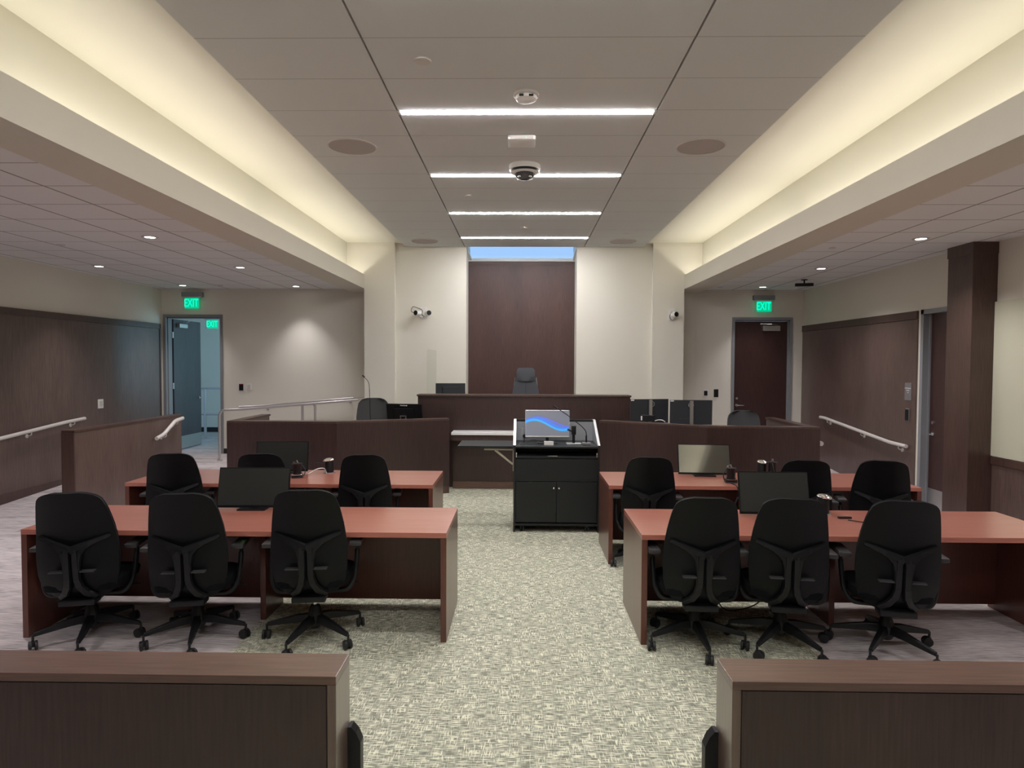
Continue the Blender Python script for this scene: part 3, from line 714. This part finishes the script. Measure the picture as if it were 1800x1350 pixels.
# ------------------------------------------------------------------ task chairs
def chair_master():
    t = thing('task_chair', '', 'chair', (0, 0, 0), 0, 'black task chairs at the counsel desks')
    b = B()
    for k in range(5):
        a = 2 * PI * k / 5
        R = Matrix.Rotation(a, 4, 'Z')
        prof = [(.02, .028, .12, .175), (.12, .024, .115, .165), (.24, .019, .100, .135), (.33, .013, .088, .112)]
        rings = []
        for x, w, z0, z1 in prof:
            rings.append([b.bm.verts.new(R @ Vector(p)) for p in ((x, -w, z0), (x, w, z0), (x, w * .75, z1), (x, -w * .75, z1))])
        for p, q in zip(rings, rings[1:]):
            for i in range(4): b.bm.faces.new((p[i], p[(i + 1) % 4], q[(i + 1) % 4], q[i]))
        b.bm.faces.new(rings[0][::-1]); b.bm.faces.new(rings[-1])
    b.lathe([(.035, .075), (.05, .10), (.052, .17), (.038, .215), (.030, .235)], seg=20)
    star = b.obj('star_base', 'black', t, bev=.003)
    for k in range(5):
        a = 2 * PI * k / 5; R = Matrix.Rotation(a, 4, 'Z') @ Matrix.Translation((.335, 0, 0)) @ Matrix.Rotation(1.1 + k * 1.7, 4, 'Z')
        c = B()
        for s in (-1, 1):
            c.lathe([(.012, 0), (.030, .003), (.032, .010), (.030, .019), (.012, .021)], seg=20, mt=R @ Matrix.Translation((0.012, s * .017 - .0105, .032)) @ Matrix.Rotation(-PI / 2, 4, 'X'))
        c.box(-.012, .020, -.008, .008, .022, .060, .003, R); c.tube([R @ Vector((0, 0, .05)), R @ Vector((0, 0, .10))], .008, 8)
        c.obj('caster', 'rubber', t, True)
    B().tube([(0, 0, .2), (0, 0, .30)], .014, 14).obj('gas_lift', 'chrome', t, True)
    B().box(-.085, .085, -.16, .14, .285, .375, .02).box(-.12, .12, -.05, .05, .33, .385, .01).tube([(.08, .05, .34), (.30, .05, .345)], .006, 8).tube([(-.08, .02, .34), (-.22, .02, .34)], .006, 8).obj('mechanism', 'black', t, True)
    # seat
    s = B(); n = 24; rings = []
    for (k, z, sc) in ((0, .385, .86), (1, .392, .97), (2, .43, 1.0), (3, .455, .97), (4, .468, .85), (5, .472, .4)):
        ring = []
        for i in range(n):
            a = 2 * PI * i / n; ca, sa = math.cos(a), math.sin(a)
            x = .255 * sc * math.copysign(abs(ca) ** .45, ca); y = .035 + .245 * sc * math.copysign(abs(sa) ** .45, sa)
            ring.append(s.bm.verts.new((x, y, z - (.02 * max(0, (y - .15) / .13) if k > 2 else 0))))
        rings.append(ring)
    for p, q in zip(rings, rings[1:]):
        for i in range(n): s.bm.faces.new((p[i], p[(i + 1) % n], q[(i + 1) % n], q[i]))
    s.bm.faces.new(rings[0][::-1]); s.bm.faces.new(rings[-1])
    s.obj('seat', 'fabric', t, True)
    # back shell
    def hw(z):
        pts = [(.34, .13), (.36, .175), (.40, .215), (.48, .242), (.62, .252), (.72, .246), (.84, .232), (.93, .217), (.99, .203), (1.03, .189), (1.055, .168), (1.073, .132), (1.083, .085)]
        for (a, u), (c, v) in zip(pts, pts[1:]):
            if a <= z <= c: return u + (v - u) * (z - a) / (c - a)
        return pts[0][1] if z < .34 else pts[-1][1]
    def yb(z):
        pts = [(.34, -.175), (.42, -.225), (.52, -.255), (.64, -.262), (.80, -.275), (.95, -.318), (1.083, -.37)]
        for (a, u), (c, v) in zip(pts, pts[1:]):
            if a <= z <= c: return u + (v - u) * (z - a) / (c - a)
        return pts[0][1]
    zs = [.34, .348, .36, .38, .41, .45, .50, .55, .60, .66, .72, .78, .84, .90, .95, .985, 1.01, 1.03, 1.045, 1.058, 1.068, 1.076, 1.083]
    def shell(off, k0, mname, name, inset=0.0):
        s = B(); nx = 16; fr, bk = [], []
        for z in zs:
            w = hw(z) - inset
            def pt(u, o): x = w * u; return (x, yb(z) + .07 * (x / .25) ** 2 + o, z)
            fr.append([s.bm.verts.new(pt(-1 + 2 * i / nx, off)) for i in range(nx + 1)])
            bk.append([s.bm.verts.new(pt(-1 + 2 * i / nx, k0)) for i in range(nx + 1)])
        for G, rev in ((fr, False), (bk, True)):
            for a, c in zip(G, G[1:]):
                for i in range(nx): s.bm.faces.new((a[i], a[i + 1], c[i + 1], c[i]))
        m = len(zs)
        for j in range(m - 1):
            s.bm.faces.new((fr[j][0], fr[j + 1][0], bk[j + 1][0], bk[j][0])); s.bm.faces.new((fr[j][nx], bk[j][nx], bk[j + 1][nx], fr[j + 1][nx]))
        for i in range(nx):
            s.bm.faces.new((fr[0][i], bk[0][i], bk[0][i + 1], fr[0][i + 1])); s.bm.faces.new((fr[-1][i], fr[-1][i + 1], bk[-1][i + 1], bk[-1][i]))
        return s.obj(name, mname, t, True)
    shell(.012, 0.0, 'shell', 'back_shell'); shell(.05, .012, 'fabric', 'backrest_cushion', .008)
    # Y-shaped back frame
    f = B()
    def bar(pts, ws, th=.018):
        """flat bar following the shell's rear, pts (x, z)"""
        rings = []
        for i, (x, z) in enumerate(pts):
            a = Vector(pts[max(i - 1, 0)]); c = Vector(pts[min(i + 1, len(pts) - 1)]); d = (c - a).normalized(); nn = Vector((-d.y, d.x)) * ws[i]
            y = yb(max(z, .34)) + .07 * (x / .25) ** 2 - .004 - .030 * max(0, 1 - abs(x) / .20)
            rings.append([f.bm.verts.new(v) for v in ((x - nn.x, y, z - nn.y), (x + nn.x, y, z + nn.y), (x + nn.x * .7, y - th, z + nn.y * .7), (x - nn.x * .7, y - th, z - nn.y * .7))])
        for p, q in zip(rings, rings[1:]):
            for i in range(4): f.bm.faces.new((p[i], p[(i + 1) % 4], q[(i + 1) % 4], q[i]))
        f.bm.faces.new(rings[0][::-1]); f.bm.faces.new(rings[-1])
    for s_ in (-1, 1):
        bar([(s_ * .214, .776), (s_ * .198, .770), (s_ * .10, .735), (s_ * .0, .694)], [.009, .015, .021, .028])
        bar([(s_ * .14, .745), (s_ * .085, .716), (s_ * .052, .678), (s_ * .042, .62), (s_ * .040, .55)], [.008, .016, .018, .014, .010])
        bar([(s_ * .024, .70), (s_ * .026, .60), (s_ * .028, .50), (s_ * .038, .445), (s_ * .066, .39), (s_ * .112, .35)], [.0215, .0225, .024, .026, .026, .022])
    f.box(-.11, .11, -.235, -.12, .305, .345, .01)
    f.obj('back_frame', 'black', t)
    for s_ in (-1, 1):
        B().box(min(s_ * .05, s_ * .135), max(s_ * .05, s_ * .135), -.300, -.255, .548, .557, .002).obj('lumbar_slider', 'armpad', t)
        B().tube(rnd([(s_ * .12, -.08, .335), (s_ * .24, -.075, .335), (s_ * .278, -.045, .40), (s_ * .290, -.02, .53), (s_ * .290, 0.0, .595)], .05, 5), .017, 12).obj('arm_support', 'black', t, True)
        B().box(s_ * .290 - .010, s_ * .290 + .010, -.010, .014, .58, .650, .003).obj('arm_post', 'rubber', t)
        B().box(s_ * .290 - .041, s_ * .290 + .041, -.12, .14, .645, .677, .013).obj('arm_pad', 'armpad', t, True)
    return t
proto = chair_master()
def place(o, xb, yb_, deg, star, label, first=False):
    a = math.radians(deg); f = Vector((-math.sin(a), math.cos(a)))
    c = Vector((xb, yb_)) + .30 * f
    r = proto if first else dup(proto, (0, 0, 0), 0, label)
    r['label'] = label; r.location = (c.x, c.y, 0); r.rotation_euler = (0, 0, a)
    if 'chrome lift' in label:
        for ch in r.children:
            if ch.name.split('.')[0] not in ('star_base', 'caster'): ch.location.z = .025
    for ch in r.children:
        if ch.name.split('.')[0] in ('star_base', 'caster'): ch.rotation_euler = (0, 0, math.radians(star) - a)
    return r
CH = [(-2.935, 4.09, 12, -70, 'black task chair at the left end of the front left desk, nearest the left edge'),
      (-2.205, 4.10, 10, -72, 'black task chair at the middle of the front left desk, before the dark monitor'),
      (-1.405, 4.12, 7, -105, 'black task chair at the right end of the front left desk, chrome lift showing'),
      (1.18, 4.10, -3, -160, 'black task chair beside the left end panel of the front right desk'),
      (1.735, 4.09, -9, -64, 'black task chair in the middle of the three at the front right desk'),
      (2.41, 4.04, -12, -62, 'black task chair at the front right desk, rightmost of the three'),
      (-3.25, 5.87, 14, -80, 'black task chair at the left end of the back left desk'),
      (-2.43, 5.90, 8, -100, 'black task chair half hidden behind the front left monitor'),
      (-1.46, 5.88, 8, -90, 'black task chair at the right end of the back left desk, near the aisle'),
      (1.17, 5.85, -6, -165, 'black task chair at the left end of the back right desk, beside the lectern'),
      (2.53, 5.72, -10, -80, 'black task chair half hidden behind the front right monitor'),
      (3.21, 5.72, -17, -60, 'black task chair at the right end of the back right desk')]
for i, c in enumerate(CH): place(proto, *c, first=(i == 0))

def staff_chair(x, y, z, rot, label, m, top=1.08, w=.26):
    """upholstered chair with a tall rounded back facing the room"""
    t = thing('office_chair', label, 'chair', (x, y, z), rot)
    b = B(); nx = 12; fr, bk = [], []
    zs = [.50, .55, .65, .80, .92, top - .08, top - .045, top - .018, top]
    ws = [.19, .225, .25, .255, .245, .23, .205, .17, .11]
    for z_, w_ in zip(zs, ws):
        w_ = w_ * w / .26
        fr.append([b.bm.verts.new((w_ * (-1 + 2 * i / nx), .26 + .05 * (-(-1 + 2 * i / nx) ** 2) + (z_ - .5) * .15 - .03, z_)) for i in range(nx + 1)])
        bk.append([b.bm.verts.new((w_ * .97 * (-1 + 2 * i / nx), .26 + .05 * (-(-1 + 2 * i / nx) ** 2) + (z_ - .5) * .15 + .03, z_)) for i in range(nx + 1)])
    for G in (fr, bk):
        for p, q in zip(G, G[1:]):
            for i in range(nx): b.bm.faces.new((p[i], p[i + 1], q[i + 1], q[i]))
    for j in range(len(zs) - 1):
        b.bm.faces.new((fr[j][0], fr[j + 1][0], bk[j + 1][0], bk[j][0])); b.bm.faces.new((fr[j][nx], bk[j][nx], bk[j + 1][nx], fr[j + 1][nx]))
    for i in range(nx):
        b.bm.faces.new((fr[0][i], bk[0][i], bk[0][i + 1], fr[0][i + 1])); b.bm.faces.new((fr[-1][i], fr[-1][i + 1], bk[-1][i + 1], bk[-1][i]))
    b.obj('backrest', m, t, True)
    B().box(-.25, .25, -.24, .22, .42, .50, .03).obj('seat', m, t, True)
    B().tube([(0, 0, .08), (0, 0, .42)], .03, 12).obj('gas_lift', 'black', t, True)
    s = B()
    for k in range(5):
        R = Matrix.Rotation(2 * PI * k / 5, 4, 'Z'); s.box(0, .31, -.02, .02, .07, .10, .005, R)
        s.lathe([(.02, 0), (.03, .01), (.02, .03)], seg=12, mt=R @ Matrix.Translation((.30, .015, .03)) @ Matrix.Rotation(PI / 2, 4, 'X'))
    s.obj('star_base', 'black', t)
    return t
staff_chair(-2.33, 9.72, .28, 0, 'grey fabric chair behind the left counter, beside the gooseneck microphone', 'grey_fabric', 1.09)
staff_chair(3.46, 9.80, .15, 0, 'grey fabric chair behind the right counter in front of the closed door', 'grey_fabric', 1.05)
t = thing('judge_chair', 'tall grey leather chair with headrest behind the bench', 'chair', (.06, 10.95, .55), 0)
def slab(b, prof, y0, th):
    nx = 10; fr, bk = [], []
    for z_, w_ in prof:
        fr.append([b.bm.verts.new((w_ * (-1 + 2 * i / nx), y0 - .03 * (1 - abs(-1 + 2 * i / nx) ** 2), z_)) for i in range(nx + 1)])
        bk.append([b.bm.verts.new((w_ * (-1 + 2 * i / nx), y0 + th, z_)) for i in range(nx + 1)])
    for G in (fr, bk):
        for p, q in zip(G, G[1:]):
            for i in range(nx): b.bm.faces.new((p[i], p[i + 1], q[i + 1], q[i]))
    n = len(prof)
    for j in range(n - 1):
        b.bm.faces.new((fr[j][0], fr[j + 1][0], bk[j + 1][0], bk[j][0])); b.bm.faces.new((fr[j][nx], bk[j][nx], bk[j + 1][nx], fr[j + 1][nx]))
    for i in range(nx):
        b.bm.faces.new((fr[0][i], bk[0][i], bk[0][i + 1], fr[0][i + 1])); b.bm.faces.new((fr[-1][i], fr[-1][i + 1], bk[-1][i + 1], bk[-1][i]))
    return b
slab(B(), [(.50, .24), (.60, .255), (.80, .24), (.98, .21), (1.10, .17), (1.15, .14)], .20, .07).obj('backrest', 'leather', t, True)
slab(B(), [(1.065, .12), (1.08, .145), (1.14, .158), (1.22, .160), (1.27, .150), (1.295, .12)], .165, .07).obj('headrest', 'leather', t, True)
B().box(-.002, .002, .166, .172, .52, 1.06).obj('seam', 'black', t)
B().tube([(.225, .23, .60), (.20, .25, .98), (.18, .25, 1.13)], .010, 8).tube([(-.225, .23, .60), (-.20, .25, .98), (-.18, .25, 1.13)], .010, 8).obj('side_frame', 'chrome', t, True)
B().box(-.26, .26, -.26, .22, .42, .51, .03).obj('seat', 'leather', t, True)
B().tube([(0, 0, .08), (0, 0, .42)], .03, 12).obj('gas_lift', 'black', t, True)
s = B()
for k in range(5):
    s.box(0, .31, -.02, .02, .0, .06, .005, Matrix.Rotation(2 * PI * k / 5, 4, 'Z'))
s.obj('star_base', 'black', t)

# ------------------------------------------------------------------ monitors
def monitor(x, y, z, yaw, w, h, tilt, label, lift=.05, m='screen', back='shell', stand='black', logo=None):
    t = thing('monitor', label, 'monitor', (x, y, z), yaw)
    R = Matrix.Translation((0, 0, lift)) @ Matrix.Rotation(-tilt, 4, 'X')
    B().box(-w / 2, w / 2, 0, .022, 0, h, .004, R).box(-w / 2 * .55, w / 2 * .55, .022, .05, h * .2, h * .8, .01, R).obj('housing', back, t)
    B().box(-w / 2 + .008, w / 2 - .008, -.0025, -.0003, .018, h - .008, 0, R).obj('screen', m, t)
    B().box(-.03, .03, .05, .085, -lift + .012, h * .45, .004).obj('stand', stand, t)
    B().box(-.11, .11, -.03, .14, -0.0, .012, .004).obj('foot', stand, t)
    for c in t.children:
        if c.name.split('.')[0] == 'stand': c.location.z = lift
    return t
D = .762
monitor(-2.125, 4.99, D, math.radians(2), .56, .315, math.radians(14), 'dark monitor with smudged screen on the front left desk', lift=.02, m='matte_screen')
monitor(-2.52, 6.66, D, math.radians(3), .54, .315, math.radians(8), 'dark monitor on the back left desk, behind the middle chair', lift=.02, m='matte_screen')
monitor(1.90, 6.66, D, math.radians(-3.5), .535, .315, math.radians(16), 'monitor reflecting the bright ceiling on the back right desk', lift=.02)
monitor(1.94, 4.90, D, math.radians(-2), .53, .325, math.radians(14), 'dark monitor on the front right desk between two chairs', lift=.02, m='matte_screen')
# staff monitors seen from behind
m1 = monitor(-1.79, 9.80, .98, PI + math.radians(-8), .56, .31, math.radians(12), 'black monitor seen from behind on the left counter', lift=.02, back='black')
text('ViewSonic', .028, 'white', m1, (0, .0855, .295), (PI / 2 - math.radians(12), 0, PI))
B().box(-.05, -.035, .10, .115, .05, .14).box(.035, .05, .10, .115, .05, .14).box(-.05, .05, .10, .115, .13, .145).obj('stand_bracket', 'steel', m1)
monitor(-1.16, 10.36, 1.25, PI + .12, .48, .32, math.radians(-12), 'black monitor seen from behind at the left end of the bench', lift=.03, back='shell')
def dell(x, y, yaw, lb):
    t = thing('monitor', lb, 'monitor', (x, y, .98), PI + yaw)
    B().box(-.305, .305, 0, .02, .06, .42, .004).box(-.17, .17, .02, .03, .08, .15, .003).obj('housing', 'back_grey', t)
    B().box(-.297, .297, -.003, -.0003, .07, .412).obj('screen', 'matte_screen', t)
    B().box(-.025, .025, .035, .065, .012, .41, .004).obj('stand', 'steel', t)
    B().box(-.12, .12, -.02, .16, 0, .012, .003).obj('foot', 'steel', t)
    lg = B(); lg.tube([(.035 * math.cos(a * PI / 12) , .0215, .035 * math.sin(a * PI / 12)) for a in range(25)], .0042, 6)
    lgo = lg.obj('logo', 'ring', t); lgo.location = (-.04 if yaw > 0 else 0, .001, .345)
    text('DELL', .022, 'ring', lgo, (0, .0215, 0), (PI / 2, 0, PI), name='lettering')
    B().box(.25, .30, .0205, .022, .395, .415).obj('sticker', 'white', t)
    return t
dell(1.90, 9.62, math.radians(14), 'left of the two black monitors backing onto the right counter')
dell(2.47, 9.42, math.radians(-2), 'right of the two black monitors backing onto the right counter')

# ------------------------------------------------------------------ lectern
LX0, LX1, LY0, LY1 = -.095, .885, 7.26, 7.86
t = thing('lectern', 'wide black rolling lectern in the centre aisle', 'lectern', (LX0, LY0, 0))
W, DP = LX1 - LX0, LY1 - LY0
for x in (0, W - .022):
    b = B().prism([(0, .10), (DP, .10), (DP, 1.235), (DP - .10, 1.235), (0, .995)], lambda u, v, k: (x + k * .022, u, v))
    b.obj('side_panel', 'lectern', t)
    B().prism([(0.01, .99), (DP - .03, .99), (DP - .03, 1.222), (DP - .108, 1.222)], lambda u, v, k: ((.0222, .0245) [k] if x == 0 else (W - .0245, W - .0222)[k], u, v)).obj('inner_lining', 'lectern_grey', t)
    B().prism([(0, .995), (DP - .10, 1.235), (DP, 1.235), (DP, 1.245), (DP - .104, 1.245), (-.004, 1.0)], lambda u, v, k: (x - .003 + k * .028, u, v)).obj('edge_trim', 'steel', t)
B().box(.022, W - .022, DP - .022, DP, .10, 1.235).obj('back_panel', 'lectern_grey', t)
B().box(.022, W - .022, DP - .024, DP + .002, 1.215, 1.243, .002).obj('back_trim', 'lectern', t)
B().box(.022, W - .022, 0, DP - .022, .965, .985, .002).obj('work_surface', 'lectern', t)
dr = B().box(.03, W - .03, .015, .45, .845, .872, .002).obj('keyboard_drawer', 'lectern', t)
B().box(.39, .50, -.002, .02, .872, .878, .001).obj('handle', 'steel', dr)
for x in (.032, W - .032): B().box(x - .008, x + .008, .004, .02, .86, .91, .004).obj('slide', 'chrome', dr)
B().box(.022, W - .022, .42, .44, .60, .965).obj('inner_panel', 'black', t)
B().box(.022, W - .022, .008, .028, .585, .838, .002).obj('front_panel', 'lectern', t)
for a, c, k in ((.026, W / 2 - .002, W / 2 - .03), (W / 2 + .002, W - .026, W / 2 + .03)):
    dd = B().box(a, c, .006, .026, .115, .578, .002).obj('door', 'lectern', t)
    B().lathe([(.004, 0), (.004, .012), (.011, .014), (.011, .022), (.006, .025)], seg=16, mt=Matrix.Translation((k, .006, .51)) @ Matrix.Rotation(PI / 2, 4, 'X')).obj('knob', 'chrome', dd, True)
B().box(.0, W, .002, DP, .075, .10, .002).obj('base', 'lectern', t)
B().box(.0, .02, .0, DP, .0, .075).box(W - .02, W, 0, DP, 0, .075).obj('side_skirt', 'lectern', t)
for x in (.10, W - .14):
    for y in (.06, DP - .07):
        c = B()
        for s_ in (-1, 1): c.lathe([(.014, 0), (.033, .003), (.035, .011), (.033, .018), (.014, .02)], seg=18, mt=Matrix.Translation((x + s_ * .016 - .01, y, .035)) @ Matrix.Rotation(PI / 2, 4, 'Y'))
        c.box(x - .02, x + .02, y - .015, y + .015, .05, .075)
        c.obj('caster', 'rubber', t, True)
sh = B().box(-.655, -.01, .18, .72, .945, .962, .002).obj('fold_down_shelf', 'lectern', t)
B().box(-.012, 0, .24, .27, .66, .93).box(-.35, -.012, .24, .27, .905, .925, .002).tube([(-.012, .255, .74), (-.22, .255, .905)], .012, 8).obj('shelf_bracket', 'offwhite', sh)
# on the lectern
SZ = .985
t = thing('display', 'lit monitor with blue wave wallpaper on the lectern', 'monitor', (.30, 7.52, SZ), math.radians(1))
R = Matrix.Translation((0, 0, .075)) @ Matrix.Rotation(math.radians(-10), 4, 'X')
B().box(-.262, .262, 0, .02, 0, .32, .004, R).box(-.15, .15, .02, .045, .06, .26, .01, R).obj('housing', 'steel', t)
B().box(-.256, .256, -.002, -.0005, .016, .314, 0).obj('screen', 'wave', t); t.children[-1].matrix_local = R
B().tube([(0, .06, .01), (0, .08, .15)], .018, 10).box(-.12, .12, -.02, .12, 0, .012, .004).obj('stand', 'black', t)
t = thing('gooseneck_microphone', 'gooseneck microphone on a grey base at the right of the lectern', 'microphone', (.745, 7.42, SZ))
B().box(-.048, .048, -.05, .05, 0, .03, .010).obj('base', 'sign', t, True)
B().tube(rnd([(0, 0, .03), (0, 0, .16), (-.06, .02, .22), (-.20, .06, .33), (-.33, .10, .415)], .05), .005, 8, ).tube([(0, 0, .03), (0, 0, .11)], .010, 10).obj('neck', 'black', t, True)
B().tube([(-.33, .10, .415), (-.375, .115, .445)], .011, 10).obj('capsule', 'black', t, True)
t = thing('document_camera', 'black folded document camera on a silver foot beside the lit monitor', 'camera', (.605, 7.50, SZ))
B().box(-.085, .085, -.06, .06, 0, .014, .006).obj('foot', 'steel', t)
B().tube([(0, 0, .014), (0, 0, .20)], .016, 12).obj('arm', 'black', t, True)
B().box(-.026, .026, -.03, .03, .11, .215, .008).tube([(-.02, 0, .15), (-.07, .02, .17)], .012, 8).obj('camera_head', 'black', t, True)
tag(B().box(-.055, .055, -.012, .012, 0, .045, .002).obj('name_card', 'white', loc=(.31, 7.385, SZ)), 'small white card standing below the lit monitor', 'card')
tag(B().tube(rnd([(.02, 7.42, SZ + .008), (.05, 7.46, SZ + .03), (.12, 7.47, SZ + .05), (.22, 7.50, SZ + .03), (.30, 7.56, SZ + .02)], .05), .005, 8).lathe([(.035, 0), (.035, .006)], (.01, 7.40, SZ), 18).obj('cable', 'rubber', smooth=True), 'black cable lying left of the lit monitor on the lectern', 'cable')
t = thing('display_mount', 'black arm and knob left of the lit monitor on the lectern', 'monitor arm', (.01, 7.60, SZ))
B().box(-.02, .05, .0, .006, .04, .17, .002).obj('plate', 'lectern_grey', t); B().lathe([(.022, 0), (.022, .02)], seg=18, mt=Matrix.Translation((.02, 0, .08)) @ Matrix.Rotation(PI / 2, 4, 'X')).box(.012, .022, .0, .01, 0, .06).obj('knob', 'black', t)

# ------------------------------------------------------------------ small things on desks
def tower(x, y, z, yaw, label, group='cylindrical desk devices'):
    t = thing('desk_device', label, 'device', (x, y, z), yaw, group)
    B().lathe([(.062, 0), (.062, .007), (.03, .009)], seg=28).obj('base', 'steel', t, True)
    B().lathe([(.045, .008), (.045, .115), (.042, .125)], seg=28).obj('body', 'black', t, True)
    R = Matrix.Translation((-.008, 0, .128)) @ Matrix.Rotation(math.radians(-8), 4, 'Y')
    B().lathe([(.056, 0), (.058, .006), (.046, .020), (.022, .028), (.004, .030)], seg=28, mt=R).obj('cap', 'chrome', t, True)
    return t
tower(-2.035, 6.72, D, .1, 'black cylindrical device with silver cap on the back left desk')
tower(2.53, 6.78, D, 2.8, 'black cylindrical device with silver cap on the back right desk')
tw = tower(2.355, 5.02, D, 2.9, 'cylindrical device with silver cap behind the middle front right chair')
B().lathe([(.006, 0), (.006, .003)], (.0, .0, 0), 10).obj('indicator', 'red', tw, loc=(-.05, 0, .135))
def corded(x, y, yaw, label):
    t = thing('desk_microphone', label, 'microphone', (x, y, D), yaw)
    B().box(-.055, .055, -.03, .04, 0, .035, .006).obj('base', 'black', t)
    B().lathe([(.045, .035), (.040, .06), (.042, .13), (.05, .145), (.02, .150)], seg=20).obj('body', 'black', t, True)
    B().box(-.05, .05, -.034, -.026, .028, .036, .001).obj('trim', 'chrome', t)
    B().tube(rnd([(-.04, 0, .14), (-.085, -.01, .08), (-.07, -.03, .01), (0, -.05, .006), (.07, -.03, .02), (.08, 0, .08), (.04, 0, .13)], .04), .005, 8).obj('cord', 'rubber', t, True)
    B().tube([(0, 0, .15), (-.01, 0, .175)], .011, 8).tube([(-.03, 0, .15), (-.036, 0, .165)], .008, 8).obj('plug', 'chrome', t, True)
    return t
corded(-2.27, 6.42, .3, 'black corded microphone unit at the monitor edge on the back left desk')
corded(2.06, 6.32, 0, 'black corded microphone unit with looped cord right of the reflecting monitor')
corded(2.62, 6.72, 1.2, 'small black corded unit beside the cylindrical device on the back right desk')
tag(B().tube(rnd([(2.04, 6.26, D + .006), (2.05, 6.13, D + .006), (2.055, 6.108, D - .01), (2.08, 6.105, D - .07), (2.03, 6.106, D - .17), (2.055, 6.107, D - .10)], .02), .006, 8).obj('strap', 'rubber', smooth=True), 'black strap hanging over the front edge of the back right desk', 'strap')
tag(B().tube(rnd([(-2.22, 6.60, D + .006), (-2.15, 6.66, D + .05), (-2.08, 6.70, D + .055), (-2.03, 6.62, D + .006)], .05), .006, 8).obj('cable', 'steel', smooth=True), 'silvery cable arching between the monitor and the device, back left desk', 'cable')
tag(B().tube(rnd([(-2.20, 6.75, D + .10), (-2.10, 6.78, D + .09), (-2.04, 6.80, D + .02), (-2.04, 6.80, D + .004)], .05), .003, 8).obj('cable', 'rubber', smooth=True), 'thin dark cable running to the cylindrical device, back left desk', 'cable')
tag(B().tube(rnd([(2.44, 4.80, D + .006), (2.52, 4.73, D + .006), (2.66, 4.70, D + .006), (2.72, 4.76, D + .006), (2.70, 4.86, D + .012)], .06), .004, 8).lathe([(.012, 0), (.010, .014)], (2.70, 4.87, D), 12).obj('cable', 'rubber', smooth=True), 'black cable curling on the front right desk between two chairs', 'cable')
tag(B().box(2.40, 2.50, 4.86, 4.885, D, D + .014, .004).obj('cable_plug', 'black'), 'short black plug on the front right desk next to the middle chair', 'plug')
def mini_pc(x, y, w, h, label, led=True):
    t = thing('mini_computer', label, 'computer', (x, y, .727))
    B().box(-w / 2, w / 2, -.09, .09, -h, -.001, .003).obj('case', 'rubber', t)
    if led: B().box(w / 2 - .02, w / 2 - .012, -.092, -.09, -h * .7, -h * .3).obj('power_light', 'led', t)
mini_pc(-2.03, 4.56, .17, .035, 'small computer with green light hung under the front left desk')
mini_pc(2.58, 4.62, .22, .07, 'black box mounted under the front right desk', False)
tag(B().tube(rnd([(1.46, 5.02, .50), (1.50, 5.0, .2), (1.56, 4.96, .01), (1.72, 4.98, .008), (1.9, 5.02, .06), (1.95, 5.03, .5)], .1), .005, 8).obj('cable', 'rubber', smooth=True), 'black cables hanging under the front right desk', 'cable')
# staff counter things
t = thing('gooseneck_microphone', 'thin black gooseneck microphone in front of the left grey chair', 'microphone', (-2.24, 9.42, .98))
B().lathe([(.05, 0), (.045, .02)], seg=20).obj('base', 'black', t, True)
B().tube(rnd([(0, 0, .02), (-.01, 0, .50), (-.02, 0, .66), (-.09, 0, .735)], .08), .0045, 8).obj('neck', 'black', t, True)
B().tube([(-.085, 0, .73), (-.115, 0, .762)], .011, 10).obj('capsule', 'black', t, True)
t = thing('network_box', 'small black box with white cord beside the left of the two monitors', 'device', (1.79, 9.14, 1.107), -.45)
B().box(-.10, .10, -.035, .035, 0, .088, .004).obj('case', 'black', t); B().box(-.092, -.072, -.037, -.035, .015, .075).obj('label_strip', 'white', t)
B().tube(rnd([(.10, 0, .012), (.15, -.01, .03), (.21, -.01, .03), (.25, -.01, .004)], .04), .006, 8).obj('cord', 'white', t, True)
